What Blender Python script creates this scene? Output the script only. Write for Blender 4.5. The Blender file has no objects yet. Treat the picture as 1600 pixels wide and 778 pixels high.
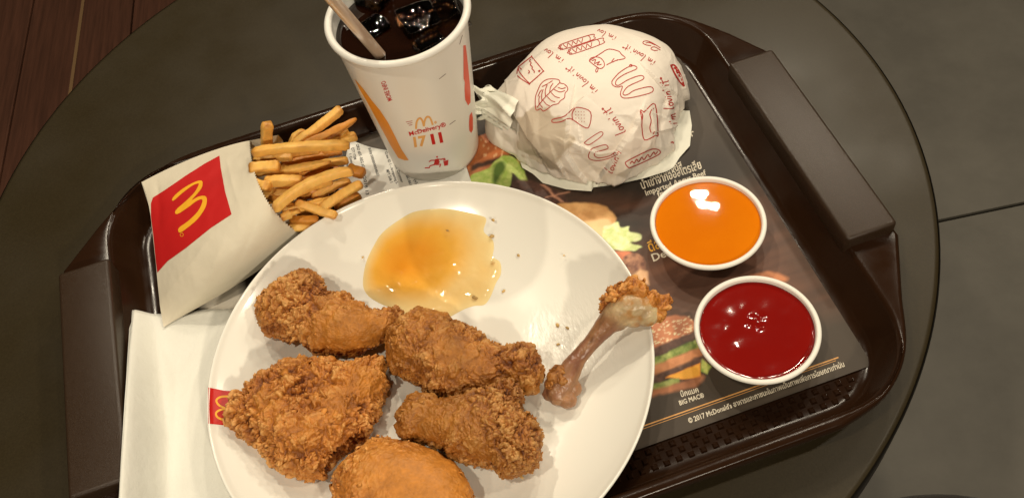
import bpy, bmesh, math, random
import numpy as np
from mathutils import Vector, Matrix
from mathutils.bvhtree import BVHTree
from mathutils.geometry import delaunay_2d_cdt

random.seed(7)
rng = np.random.default_rng(7)
S = bpy.context.scene
COL = S.collection

# ------------------------------------------------------------------ camera
F_PX, CX, CY = 1489.0, 800.0, 389.0
CAM_R = Vector((0.97863821, -0.16785434, -0.11871049))
CAM_U = Vector((0.20559003, 0.7990109, 0.56507905))
CAM_F = Vector((0.0, 0.57741364, -0.81645177))
CAM_P = Vector((0.0, -0.3165061, 0.44753353))
cam_d = bpy.data.cameras.new('camera')
cam_d.sensor_width = 36.0
cam_d.lens = F_PX / 1600 * 36.0
cam_d.clip_start, cam_d.clip_end = 0.01, 50
cam = bpy.data.objects.new('camera', cam_d)
COL.objects.link(cam)
M3 = Matrix((CAM_R, CAM_U, -CAM_F)).transposed()
cam.matrix_world = Matrix.Translation(CAM_P) @ M3.to_4x4()
cam_d.dof.use_dof = False
S.camera = cam

# ------------------------------------------------------------------ world, lamps, exposure
W = bpy.data.worlds.new('World')
S.world = W
W.use_nodes = True
bg = W.node_tree.nodes['Background']
bg.inputs['Color'].default_value = (1.0, 0.84, 0.62, 1)
bg.inputs['Strength'].default_value = 0.03
S.view_settings.view_transform = 'Standard'
S.view_settings.look = 'None'
S.view_settings.exposure = 0.0
S.view_settings.gamma = 1.0
S.cycles.use_denoising = True
S.cycles.max_bounces = 8
S.cycles.caustics_refractive = False
S.cycles.caustics_reflective = False
WARM = (1.0, 0.875, 0.675)
def lamp(name, loc, target, power, sx, sy=None, color=WARM, spread=180):
    d = bpy.data.lights.new(name, 'AREA')
    d.energy = power; d.color = color
    d.shape = 'DISK' if sy is None else 'RECTANGLE'
    d.size = sx
    if sy: d.size_y = sy
    d.spread = math.radians(spread)
    o = bpy.data.objects.new(name, d)
    COL.objects.link(o)
    o.location = loc
    o.rotation_euler = (Vector(target) - Vector(loc)).to_track_quat('-Z', 'Y').to_euler()
    return o
lamp('ceiling_lamp_back_left', (-0.30, 1.20, 1.55), (0, 0, 0), 11, 0.06)
lamp('ceiling_lamp_side_left', (-0.62, -0.42, 1.75), (0, 0, 0), 10.5, 0.07)
lamp('ceiling_lamp_back_right', (0.50, 1.06, 1.52), (0, 0, 0), 2.2, 0.045, 0.012)
lamp('ceiling_lamp_back_right_strip', (0.49, 1.10, 1.52), (0, 0, 0), 1.8, 0.035, 0.010)
lamp('ceiling_lamp_back_right_end', (0.53, 1.15, 1.52), (0, 0, 0), 1.8, 0.035, 0.010)
lamp('ceiling_lamp_back', (0.09, 0.78, 1.52), (0, 0, 0), 1.6, 0.05)
lamp('ceiling_lamp_right_back', (1.00, 1.30, 1.55), (0, 0, 0), 10, 0.14)
lamp('ceiling_lamp_right', (1.25, -0.1, 1.6), (0, 0, 0), 6, 0.10)
lamp('added_front_fill_right', (0.60, -1.75, 1.25), (0, 0, 0), 20, 0.12)  # unseen low lamp added behind the camera to brighten the cup front
lamp('added_front_fill_left', (-0.75, -1.9, 1.3), (0, 0, 0), 7, 0.12)  # weaker unseen partner on the left, also added as front fill
lamp('ceiling_lamp_aisle', (1.6, 1.1, 1.6), (0.8, 0.0, -0.7), 6, 0.3)

# ------------------------------------------------------------------ helpers
MM = 0.001
def ray(u, v):
    return CAM_R * float((u - CX) / F_PX) - CAM_U * float((v - CY) / F_PX) + CAM_F
def at(u, v, z):
    """point of the table set-up that lies z millimetres above the tray floor, as a survey of the photograph gives it"""
    d = ray(u, v)
    t = float((z * MM - CAM_P.z) / d.z)
    return CAM_P + d * t
TH = math.radians(8.3)
EX = Vector((math.cos(TH), math.sin(TH), 0)); EY = Vector((-math.sin(TH), math.cos(TH), 0))
def loc2w(x, y, z=0):            # tray millimetres -> world metres
    return (EX * x + EY * y + Vector((0, 0, z))) * MM
def w2loc(P):
    return (P.dot(EX) / MM, P.dot(EY) / MM)

def props(o, label=None, cat=None, group=None, kind=None):
    if label: o['label'] = label
    if cat: o['category'] = cat
    if group: o['group'] = group
    if kind: o['kind'] = kind
    return o
def new_mesh(name, verts, faces, mat=None, parent=None, smooth=True):
    me = bpy.data.meshes.new(name)
    me.from_pydata([tuple(v) for v in verts], [], [tuple(f) for f in faces])
    me.update()
    if smooth and len(me.polygons):
        me.polygons.foreach_set('use_smooth', [True] * len(me.polygons))
    o = bpy.data.objects.new(name, me)
    if mat: me.materials.append(mat)
    COL.objects.link(o)
    if parent: o.parent = parent
    return o
def empty(name, loc=(0, 0, 0)):
    o = bpy.data.objects.new(name, None)
    o.empty_display_size = 0.01
    COL.objects.link(o)
    return o
class MB:
    def __init__(s): s.v = []; s.f = []
    def add(s, vs, fs):
        b = len(s.v)
        s.v += [tuple(v) for v in vs]
        s.f += [tuple(i + b for i in f) for f in fs]
    def box(s, c, ax, ay, az):
        c = Vector(c)
        vs = [c + sx * ax + sy * ay + sz * az for sz in (-1, 1) for sy in (-1, 1) for sx in (-1, 1)]
        s.add(vs, [(0, 2, 3, 1), (4, 5, 7, 6), (0, 1, 5, 4), (2, 6, 7, 3), (0, 4, 6, 2), (1, 3, 7, 5)])
    def build(s, name, mat, parent=None, smooth=False):
        return new_mesh(name, s.v, s.f, mat, parent, smooth)
def lathe(name, prof, center, mat, parent=None, n=128, closed=False):
    vs = []; fs = []
    m = len(prof)
    for j in range(n):
        a = 2 * math.pi * j / n
        c, s = math.cos(a), math.sin(a)
        for r, z in prof:
            vs.append((center[0] + r * c, center[1] + r * s, z))
    for j in range(n):
        k = (j + 1) % n
        for i in range(m - (0 if closed else 1)):
            i2 = (i + 1) % m
            fs.append((j * m + i, k * m + i, k * m + i2, j * m + i2))
    o = new_mesh(name, vs, fs, mat, parent)
    bm = bmesh.new(); bm.from_mesh(o.data)
    bmesh.ops.remove_doubles(bm, verts=bm.verts, dist=1e-6)
    bmesh.ops.recalc_face_normals(bm, faces=bm.faces)
    bm.to_mesh(o.data); bm.free()
    return o
def bevel(o, w, seg=2, ang=30):
    m = o.modifiers.new('bevel', 'BEVEL'); m.width = w; m.segments = seg; m.limit_method = 'ANGLE'; m.angle_limit = math.radians(ang)
    return o

# ---- numpy noise
def _h(ix, iy, iz, seed):
    with np.errstate(over='ignore'):
        h = (ix.astype(np.int64) * 374761393 + iy.astype(np.int64) * 668265263 + iz.astype(np.int64) * 2147483647 + seed * 974634777) & 0xffffffff
        h = ((h ^ (h >> 13)) * 1274126177) & 0xffffffff
        h = ((h ^ (h >> 16)) * 2246822519) & 0xffffffff
        h = h ^ (h >> 15)
    return (h & 0xffffff) / float(0x1000000)
def vnoise(P, size, seed=0):
    Q = np.asarray(P, float) / size
    I = np.floor(Q).astype(np.int64); Fr = Q - I
    Fr = Fr * Fr * (3 - 2 * Fr)
    out = 0
    for dx in (0, 1):
        for dy in (0, 1):
            for dz in (0, 1):
                w = (Fr[:, 0] if dx else 1 - Fr[:, 0]) * (Fr[:, 1] if dy else 1 - Fr[:, 1]) * (Fr[:, 2] if dz else 1 - Fr[:, 2])
                out = out + w * _h(I[:, 0] + dx, I[:, 1] + dy, I[:, 2] + dz, seed)
    return out * 2 - 1
def fbm(P, size, seed=0, n=3):
    r = 0; a = 1.0
    for k in range(n):
        r = r + a * vnoise(P, size / 2 ** k, seed + k * 17); a *= .5
    return r / 1.75
def worley(P, size, seed=0):
    Q = np.asarray(P, float) / size
    I = np.floor(Q).astype(np.int64)
    f1 = np.full(len(Q), 9.0); f2 = np.full(len(Q), 9.0); cid = np.zeros(len(Q))
    for dx in (-1, 0, 1):
        for dy in (-1, 0, 1):
            for dz in (-1, 0, 1):
                a, b, c = I[:, 0] + dx, I[:, 1] + dy, I[:, 2] + dz
                px = a + _h(a, b, c, seed); py = b + _h(a, b, c, seed + 1); pz = c + _h(a, b, c, seed + 2)
                d = np.sqrt((px - Q[:, 0]) ** 2 + (py - Q[:, 1]) ** 2 + (pz - Q[:, 2]) ** 2)
                near = d < f1
                f2 = np.where(near, f1, np.minimum(f2, d))
                cid = np.where(near, _h(a, b, c, seed + 5), cid)
                f1 = np.where(near, d, f1)
    return f1, f2, cid
def sstep(a, b, x):
    t = np.clip((x - a) / (b - a), 0, 1)
    return t * t * (3 - 2 * t)
def poly_inside(poly, X, Y):
    inside = np.zeros(X.shape, bool)
    n = len(poly); j = n - 1
    for i in range(n):
        xi, yi = poly[i][:2]; xj, yj = poly[j][:2]
        c = ((yi > Y) != (yj > Y)) & (X < (xj - xi) * (Y - yi) / (yj - yi + 1e-12) + xi)
        inside ^= c; j = i
    return inside
def poly_dist(poly, X, Y):
    d = np.full(X.shape, 1e9); n = len(poly)
    for i in range(n):
        ax, ay = poly[i][:2]; bx, by = poly[(i + 1) % n][:2]
        vx, vy = bx - ax, by - ay
        t = np.clip(((X - ax) * vx + (Y - ay) * vy) / (vx * vx + vy * vy + 1e-12), 0, 1)
        d = np.minimum(d, np.hypot(X - ax - t * vx, Y - ay - t * vy))
    return d
def smooth_poly(pts, n=6, closed=True):
    out = []; m = len(pts)
    rngi = range(m) if closed else range(m - 1)
    for i in rngi:
        if closed: p0, p1, p2, p3 = (np.array(pts[(i + k) % m], float) for k in (-1, 0, 1, 2))
        else: p0, p1, p2, p3 = (np.array(pts[min(max(i + k, 0), m - 1)], float) for k in (-1, 0, 1, 2))
        for k in range(n):
            t = k / n
            out.append(tuple(.5 * (2 * p1 + (p2 - p0) * t + (2 * p0 - 5 * p1 + 4 * p2 - p3) * t * t + (3 * p1 - p0 - 3 * p2 + p3) * t ** 3)))
    if not closed: out.append(tuple(pts[-1]))
    return out
def get_verts(me):
    a = np.empty(len(me.vertices) * 3); me.vertices.foreach_get('co', a); return a.reshape(-1, 3)
def get_normals(me):
    a = np.empty(len(me.vertices) * 3); me.vertex_normals.foreach_get('vector', a); return a.reshape(-1, 3)
def set_verts(me, P):
    me.vertices.foreach_set('co', np.ascontiguousarray(P, float).ravel()); me.update()
def set_color(me, name, C):
    C = np.asarray(C, float)
    if C.shape[1] == 3: C = np.c_[C, np.ones(len(C))]
    at_ = me.color_attributes.new(name, 'FLOAT_COLOR', 'POINT')
    at_.data.foreach_set('color', C.astype(np.float32).ravel())
def evaluated(o):
    dg = bpy.context.evaluated_depsgraph_get()
    me = bpy.data.meshes.new_from_object(o.evaluated_get(dg))
    o.modifiers.clear()
    old = o.data; o.data = me
    bpy.data.meshes.remove(old)
    return o

# ------------------------------------------------------------------ materials
def srgb(r, g, b):
    f = lambda c: (c / 255 / 12.92) if c / 255 <= .04045 else ((c / 255 + .055) / 1.055) ** 2.4
    return (f(r), f(g), f(b))
def mat(name, color, rough=.5, spec=.5, noise=None, bump=None, coat=0, sss=0, sss_r=(1, .4, .2), trans=0, ior=1.45, attr=None, sheen=0):
    m = bpy.data.materials.new(name); m.use_nodes = True
    nt = m.node_tree; N = nt.nodes; L = nt.links
    b = N['Principled BSDF']
    b.inputs['Base Color'].default_value = (*color, 1)
    b.inputs['Roughness'].default_value = rough
    b.inputs['Specular IOR Level'].default_value = spec
    b.inputs['IOR'].default_value = ior
    b.inputs['Coat Weight'].default_value = coat
    b.inputs['Coat Roughness'].default_value = .05
    b.inputs['Transmission Weight'].default_value = trans
    b.inputs['Sheen Weight'].default_value = sheen
    if sss:
        b.inputs['Subsurface Weight'].default_value = sss
        b.inputs['Subsurface Radius'].default_value = sss_r
        b.inputs['Subsurface Scale'].default_value = 0.003
    tc = N.new('ShaderNodeTexCoord')
    src = None
    if attr:
        a = N.new('ShaderNodeAttribute'); a.attribute_name = attr; src = a.outputs['Color']
    if noise:                                     # (scale, amount, other colour[, stretch])
        sc, amt, col2 = noise[:3]
        t = N.new('ShaderNodeTexNoise'); t.inputs['Scale'].default_value = sc; t.inputs['Detail'].default_value = 6; t.inputs['Roughness'].default_value = .65
        if len(noise) > 3:
            mp = N.new('ShaderNodeMapping'); mp.inputs['Scale'].default_value = noise[3]
            if len(noise) > 4: mp.inputs['Rotation'].default_value = noise[4]
            L.new(tc.outputs['Object'], mp.inputs['Vector']); L.new(mp.outputs['Vector'], t.inputs['Vector'])
        else: L.new(tc.outputs['Object'], t.inputs['Vector'])
        mr = N.new('ShaderNodeMapRange'); mr.inputs['From Min'].default_value = .35; mr.inputs['From Max'].default_value = .68
        mr.inputs['To Max'].default_value = amt
        L.new(t.outputs['Fac'], mr.inputs['Value'])
        mx = N.new('ShaderNodeMix'); mx.data_type = 'RGBA'
        if src: L.new(src, mx.inputs[6])
        else: mx.inputs[6].default_value = (*color, 1)
        mx.inputs[7].default_value = (*col2, 1)
        L.new(mr.outputs['Result'], mx.inputs[0])
        src = mx.outputs[2]
    if src: L.new(src, b.inputs['Base Color'])
    if bump:                                      # list of (scale, strength, distance[, 'voronoi'])
        prev = None
        for bb in (bump if isinstance(bump, list) else [bump]):
            t = N.new('ShaderNodeTexVoronoi' if len(bb) > 3 else 'ShaderNodeTexNoise')
            t.inputs['Scale'].default_value = bb[0]
            if len(bb) <= 3: t.inputs['Detail'].default_value = 5
            L.new(tc.outputs['Object'], t.inputs['Vector'])
            bp = N.new('ShaderNodeBump'); bp.inputs['Strength'].default_value = bb[1]; bp.inputs['Distance'].default_value = bb[2]
            L.new(t.outputs[0], bp.inputs['Height'])
            if prev: L.new(prev, bp.inputs['Normal'])
            prev = bp.outputs['Normal']
        L.new(prev, b.inputs['Normal'])
    return m
def rough_noise(m, scale, lo, hi):
    nt = m.node_tree; N = nt.nodes; L = nt.links
    t = N.new('ShaderNodeTexNoise'); t.inputs['Scale'].default_value = scale; t.inputs['Detail'].default_value = 6
    tc = N.new('ShaderNodeTexCoord'); L.new(tc.outputs['Object'], t.inputs['Vector'])
    mr = N.new('ShaderNodeMapRange'); mr.inputs['From Min'].default_value = .35; mr.inputs['From Max'].default_value = .65
    mr.inputs['To Min'].default_value = lo; mr.inputs['To Max'].default_value = hi
    L.new(t.outputs['Fac'], mr.inputs['Value']); L.new(mr.outputs['Result'], N['Principled BSDF'].inputs['Roughness'])
    return m

M_table = rough_noise(mat('table_laminate', (.024, .0170, .0070), .42, .38, noise=(900, .35, (.046, .034, .015)), bump=(1400, .10, .0003)), 14, .33, .50)
M_edge = mat('table_edge_dark', (.006, .005, .004), .35)
M_metal = mat('pedestal_metal', (.03, .03, .03), .35)
M_tile = mat('grey_floor_tile', (.088, .080, .066), .55, .4, noise=(6, .8, (.128, .117, .097)), bump=(60, .08, .002))
M_grout = mat('tile_grout', (.035, .031, .026), .9)
M_wood = mat('dark_red_wood', (.108, .044, .026), .5, .35, noise=(9, .8, (.052, .022, .013), (14, .7, 1)), bump=(80, .1, .001))
M_strip = mat('joint_strip_tan', (.22, .13, .06), .5)
M_dark = mat('subfloor', (.015, .01, .008), .9)
M_tray = rough_noise(mat('tray_brown_plastic', (.018, .0072, .0030),   .26, .19, noise=(1600, .5, (.028, .012, .0055)), bump=(900, .05, .0004)), 60, .14, .26)
M_handle = rough_noise(mat('tray_handle_grained', (.019, .0092, .0042), .4, .44, noise=(2600, .7, (.056, .033, .018)), bump=(3200, .35, .0003)), 2400, .28, .46)
M_mat = mat('placemat_print', (.05, .04, .03), .5, .35, attr='print', noise=(1300, .10, (.09, .08, .065)), bump=(500, .03, .0004))
M_white_ink = mat('white_ink', srgb(215, 205, 185), .5)
M_gold_ink = mat('gold_ink', srgb(205, 150, 85), .5)
M_yellow_ink = mat('yellow_ink', srgb(225, 165, 50), .5)
M_thermal = mat('thermal_paper', (.78, .77, .72), .5, .4, noise=(40, .2, (.72, .71, .66)))
M_black_ink = mat('grey_black_ink', (.05, .05, .055), .6)
M_napkin = mat('napkin_tissue', (.76, .75, .69), .9, .2, noise=(60, .3, (.70, .69, .62)), bump=[(150, .5, .0012), (1200, .2, .0003)])
M_plate = mat('plate_melamine', (.82, .80, .73), .13, .5, bump=(25, .015, .002)); rough_noise(M_plate, 22, .08, .22)
def greasy(m, centre, radius):
    # smeared cooking oil on one side of the plate: a finely rippled, shinier film
    nt = m.node_tree; N = nt.nodes; L = nt.links; b = N['Principled BSDF']
    tc = N.new('ShaderNodeTexCoord'); vm = N.new('ShaderNodeVectorMath'); vm.operation = 'DISTANCE'; vm.inputs[1].default_value = centre
    L.new(tc.outputs['Object'], vm.inputs[0])
    mr = N.new('ShaderNodeMapRange'); mr.inputs['From Min'].default_value = radius; mr.inputs['From Max'].default_value = radius * .3
    L.new(vm.outputs['Value'], mr.inputs['Value'])
    t = N.new('ShaderNodeTexNoise'); t.inputs['Scale'].default_value = 420; t.inputs['Detail'].default_value = 4
    mp = N.new('ShaderNodeMapping'); mp.inputs['Rotation'].default_value = (0, 0, .9); mp.inputs['Scale'].default_value = (1, .4, 1)
    L.new(tc.outputs['Object'], mp.inputs['Vector']); L.new(mp.outputs['Vector'], t.inputs['Vector'])
    bp = N.new('ShaderNodeBump'); bp.inputs['Distance'].default_value = .0007
    mu = N.new('ShaderNodeMath'); mu.operation = 'MULTIPLY'; mu.inputs[1].default_value = .8
    L.new(mr.outputs['Result'], mu.inputs[0]); L.new(mu.outputs[0], bp.inputs['Strength']); L.new(t.outputs['Fac'], bp.inputs['Height'])
    old = b.inputs['Normal'].links[0].from_socket if b.inputs['Normal'].links else None
    if old: L.new(old, bp.inputs['Normal'])
    L.new(bp.outputs['Normal'], b.inputs['Normal'])
greasy(M_plate, (.026, -.070, .006), .034)
M_red = mat('red_print', srgb(196, 22, 14), .35)
M_redp = mat('red_print_paper', srgb(190, 20, 20), .6)
M_yellow = mat('yellow_print', srgb(240, 175, 45), .4)
M_bag = mat('bag_paper', (.66, .60, .48), .7, .3, noise=(45, .35, (.60, .53, .40)), bump=[(28, .30, .005), (60, .12, .002), (1500, .1, .0002)])
M_wrap = mat('wrapper_paper', (.82, .77, .69), .5, .4, attr='tint', bump=[(120, .10, .0012), (1500, .08, .0002)])
M_wrap_in = mat('wrapper_paper_flap', (.78, .77, .67), .55, .4, bump=[(90, .2, .0015)])
M_print = mat('red_wrapper_ink', srgb(176, 44, 34), .6)
M_cup = mat('cup_white_card', (.80, .77, .71), .30, .45, bump=(900, .03, .0002))
M_orange = mat('orange_stripe', srgb(235, 150, 40), .35)
M_redor = mat('red_orange_stripe', srgb(225, 70, 30), .35)
M_tan = mat('tan_print', srgb(226, 168, 96), .4)
M_cola = mat('cola', (.011, .0030, .0010), .03, .6)
M_ice = mat('ice', (.62, .30, .13), .02, .5, trans=1.0, ior=1.33, bump=[(90, .55, .003)])
M_straw = mat('straw_plastic', (.70, .50, .36), .22, .5, trans=.35, ior=1.2, bump=(300, .06, .0005))
M_dip = mat('dip_cup_paper', (.83, .80, .73), .4, .4, bump=(500, .05, .0003))
M_fry = mat('fry', (.62, .30, .05), .42, .45, attr='fry', bump=[(350, .25, .0009), (1500, .3, .0003)], sss=.12)
M_crust = mat('fried_crust', (.4, .16, .03), .45, .45, attr='crust', bump=[(900, .5, .0006), (2400, .4, .0003)])
M_bone = mat('bone', (.4, .25, .15), .32, .5, attr='crust', bump=[(500, .35, .0006)], sss=.15)
M_osauce = mat('sweet_chilli_orange', (.69, .19, .003), .02, .42, noise=(14, .6, (.58, .13, .002)), bump=(60, .014, .003))
M_ketchup = mat('ketchup', (.20, .0055, .0035), .09, .45, noise=(60, .3, (.17, .0035, .003)), bump=(260, .06, .001))
M_puddle = mat('sauce_film', (.8, .3, .02), .05, .5, attr='film', bump=(160, .08, .001))
M_stool = mat('dark_fabric', (.03, .024, .02), .95, .1, noise=(700, .6, (.05, .042, .036)), sheen=.3, bump=(900, .5, .001))

# ------------------------------------------------------------------ floor and table
ZF = -0.754
fl = new_mesh('tile_floor', [(.0, -2, ZF - .012), (4, -2, ZF - .012), (4, 4, ZF - .012), (.0, 4, ZF - .012)], [(0, 1, 2, 3)], M_grout, smooth=False)
props(fl, kind='structure')
TL, TW = 1.20, .80
tm = None
for i in range(-1, 3):
    for j in range(-3, 5):
        x0 = .02 + i * TL + (0.10 if j % 2 else .55); y0 = .424 + j * TW
        if x0 + TL < .03 or x0 > 3.6: continue
        xa, xb = max(x0, .02) + .0025, x0 + TL - .0025
        mb = MB(); mb.box(((xa + xb) / 2, y0 + TW / 2, ZF - .005), Vector(((xb - xa) / 2, 0, 0)), Vector((0, TW / 2 - .0025, 0)), Vector((0, 0, .005)))
        t = mb.build('tile', M_tile, fl); bevel(t, .0012, 2)
wf = new_mesh('wood_floor', [(-3, -2, ZF - .012), (0, -2, ZF - .012), (0, 4, ZF - .012), (-3, 4, ZF - .012)], [(0, 1, 2, 3)], M_dark, smooth=False)
props(wf, kind='structure')
k = 0
x = -.755 - .109 * 14
while x < -.02:
    xb = min(x + .109, -.012)
    wide = .006 if (abs(x + .755) < .002 or abs(xb + .755) < .002) else .0012
    mb = MB(); mb.box(((x + xb) / 2, 1.0, ZF - .006), Vector(((xb - x - wide) / 2, 0, 0)), Vector((0, 2.95, 0)), Vector((0, 0, .006)))
    p = mb.build('plank', M_wood, wf); bevel(p, .0015, 2)
    x = xb if xb < -.02 else 1
mb = MB(); mb.box((-.755, 1.0, ZF - .004), Vector((.0032, 0, 0)), Vector((0, 2.95, 0)), Vector((0, 0, .004)))
mb.build('joint_strip', M_strip, wf)

TC = (-.0402, .0565); TR = .2919; ZT = -.004
table = empty('round_table')
props(table, 'round olive-grey cafe table with a thin dark edge under the brown tray', 'table')
lathe('table_top', [(0, ZT), (TR - .004, ZT), (TR - .0015, ZT - .0006), (TR - .0012, ZT - .0016)], TC, M_table, table, 256)
lathe('edge_band', [(TR - .0011, ZT - .0006), (TR - .0004, ZT - .0012), (TR, ZT - .003), (TR, ZT - .022), (TR - .003, ZT - .026), (0, ZT - .026)], TC, M_edge, table, 256)
lathe('pedestal', [(.035, ZT - .027), (.035, ZF + .03)], TC, M_metal, table, 48)
lathe('foot_plate', [(0, ZF + .03), (.03, ZF + .03), (.2, ZF + .012), (.205, ZF + .008), (.205, ZF + .001), (0, ZF + .001)], TC, M_metal, table, 96)

# dark fabric seat just visible beyond the table edge
sp = at(1400, 800, -330)
st = empty('fabric_stool'); props(st, 'dark charcoal fabric stool seat peeking out past the table edge', 'stool')
prof = [(0, -.33)] + [(.17 - .045 + .045 * math.sin(a), -.375 + .045 * math.cos(a)) for a in np.linspace(0, math.pi, 12)] + [(0, -.42)]
SC = (sp.x + .012, sp.y - .147)
lathe('seat', prof, SC, M_stool, st, 64)
for a in (45, 135, 225, 315):
    q = Vector((SC[0] + .11 * math.cos(math.radians(a)), SC[1] + .11 * math.sin(math.radians(a)), 0))
    lathe('leg', [(.013, -.42), (.011, ZF + .002), (0, ZF + .002)], q, M_metal, st, 16)

# ------------------------------------------------------------------ tray
tray = empty('serving_tray'); props(tray, 'dark brown plastic serving tray with two raised handles on the table', 'tray')
def rrect(x0, x1, y0, y1, r, n=14):
    pts = []
    for cx, cy, a0 in ((x1 - r, y1 - r, 0), (x0 + r, y1 - r, 90), (x0 + r, y0 + r, 180), (x1 - r, y0 + r, 270)):
        for k in range(n + 1):
            a = math.radians(a0 + 90 * k / n); pts.append((cx + r * math.cos(a), cy + r * math.sin(a)))
    return pts
def chaik(p, it=2):
    return p
OUTER = [(190, -84), (190, 66)] + smooth_poly([(176, 90), (158, 114), (140, 129), (116, 135)], 5, False) + \
        smooth_poly([(-150, 135), (-180, 132), (-205, 119), (-228, 98)], 5, False) + [(-250, 73), (-250, -78)] + \
        smooth_poly([(-236, -106), (-215, -140), (-192, -160), (-160, -169)], 5, False) + \
        smooth_poly([(112, -169), (138, -162), (158, -145), (172, -118)], 5, False)
C0 = np.array([-30., -17.])
FOOT = rrect(-208, 150, -154, 119, 34); FOOT2 = rrect(-212, 153.5, -158, 122, 38)
WALL = rrect(-220.5, 161.5, -162.5, 127.5, 44); LIP0 = rrect(-221.5, 162.5, -163.3, 128.5, 45); LIP1 = rrect(-223, 164, -164.5, 130, 46)
angs = sorted(set([round(math.atan2(p[1] - C0[1], p[0] - C0[0]), 5) for L_ in (OUTER, LIP0, FOOT) for p in L_] + [round(a, 5) for a in np.linspace(-math.pi, math.pi, 240, endpoint=False)]))
def radial(poly, inset=0.0):
    P = np.array(poly) - C0; out = []
    for a in angs:
        d = np.array([math.cos(a), math.sin(a)]); best = 0
        for i in range(len(P)):
            p, q = P[i], P[(i + 1) % len(P)]; e = q - p
            den = d[0] * -e[1] + d[1] * e[0]
            if abs(den) < 1e-12: continue
            t = (p[0] * -e[1] + p[1] * e[0]) / den; s = (d[0] * p[1] - d[1] * p[0]) / den
            if t > 0 and -1e-6 <= s <= 1 + 1e-6: best = max(best, t)
        out.append(C0 + d * (best - inset))
    return out
loops = [(radial(FOOT, 12), 0), (radial(FOOT, 7), 0), (radial(FOOT, 3.5), 0), (radial(FOOT), .4), (radial(FOOT2), 2.6), (radial(WALL), 17.5), (radial(LIP0), 19.2), (radial(LIP1), 19.9),
         (radial(OUTER, 2.2), 20.0), (radial(OUTER, .8), 19.6), (radial(OUTER, 0), 18.4), (radial(OUTER, .2), 14), (radial(OUTER, 1.6), 11), (radial(OUTER, 3), 11), (radial(OUTER, 9), -3.9)]
vs = [loc2w(C0[0], C0[1], 0)]; fs = []; n = len(angs)
for L_, z in loops: vs += [loc2w(p[0], p[1], z) for p in L_]
for j in range(n): fs.append((0, 1 + j, 1 + (j + 1) % n))
for l in range(len(loops) - 1):
    for j in range(n):
        a, b = 1 + l * n + j, 1 + l * n + (j + 1) % n
        fs.append((a, a + n, b + n, b))
sh = new_mesh('tray_shell', vs, fs, M_tray, tray)
def handle(x0, x1, y0, y1, sx):
    # flat grained top on a block with rounded edges
    sec = 3.0; z1 = 28.2
    mb = MB()
    xs = [x0, x1]; mb.box(loc2w((x0 + x1) / 2, (y0 + y1) / 2, 20.1), EX * (x1 - x0) / 2 * MM, EY * (y1 - y0) / 2 * MM, Vector((0, 0, 8.1 * MM)))
    o = mb.build('handle', M_handle, tray); bevel(o, 2.2 * MM, 4); 
    o.data.polygons.foreach_set('use_smooth', [True] * 6)
    return o
handle(160.2, 189, -82, 59, 1); handle(-249, -219.2, -76, 65, -1)
# raised anti-slip studs of the tray floor (only the strip that the paper leaves open)
studs = []
mbp = MB(); a_, b_, hz = 1.65, .85, .7
vv = [loc2w(x * a_, y * a_, .02) for x, y in ((-1, -1), (1, -1), (1, 1), (-1, 1))] + [loc2w(x * b_, y * b_, hz) for x, y in ((-1, -1), (1, -1), (1, 1), (-1, 1))]
mbp.add(vv, [(4, 5, 6, 7), (0, 1, 5, 4), (1, 2, 6, 5), (2, 3, 7, 6), (3, 0, 4, 7)])
stud0 = mbp.build('stud', M_tray, tray)
cnt = 0
for row in range(0, 3):
    for k in range(32):
        x = -20 + k * 6.4 + (3.2 if row % 2 else 0); y = -141.8 - row * 4.2
        if x > 134 - row * 3: continue
        o = stud0 if cnt == 0 else stud0.copy()
        if cnt: COL.objects.link(o); o.parent = tray
        o.location = loc2w(x, y, 0); cnt += 1
for row in range(0, 3):
    for k in range(14):
        x = -14 + k * 6.4 + (3.2 if row % 2 else 0); y = 103 + row * 4.4
        o = stud0.copy(); COL.objects.link(o); o.parent = tray; o.location = loc2w(x, y, 0)

# ------------------------------------------------------------------ projection of flat print onto real surfaces
class Plane:
    def __init__(s, z): s.z = z
    def hit(s, u, v): return at(u, v, s.z), Vector((0, 0, 1))
class Surf:
    def __init__(s, objs):
        vs = []; fs = []
        for o in objs:
            b = len(vs); vs += [v.co.copy() for v in o.data.vertices]; fs += [tuple(i + b for i in p.vertices) for p in o.data.polygons]
        s.t = BVHTree.FromPolygons(vs, fs)
    def hit(s, u, v):
        d = ray(u, v).normalized()
        h = s.t.ray_cast(CAM_P, d)
        if h[0] is None: return None
        nrm = h[1]
        if nrm.dot(d) > 0: nrm = -nrm
        return h[0], nrm
def dec_add(mb, pts2, faces, surf, off):
    vs = []; ok = []
    for u, v in pts2:
        h = surf.hit(u, v)
        if h is None: vs.append(Vector((0, 0, 0))); ok.append(False)
        else: vs.append(h[0] + h[1] * off * MM); ok.append(True)
    good = []
    for f in faces:
        if not all(ok[i] for i in f): continue
        if max((vs[f[i]] - vs[f[i - 1]]).length for i in range(len(f))) > .02: continue
        good.append(f)
    mb.add(vs, good)
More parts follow.
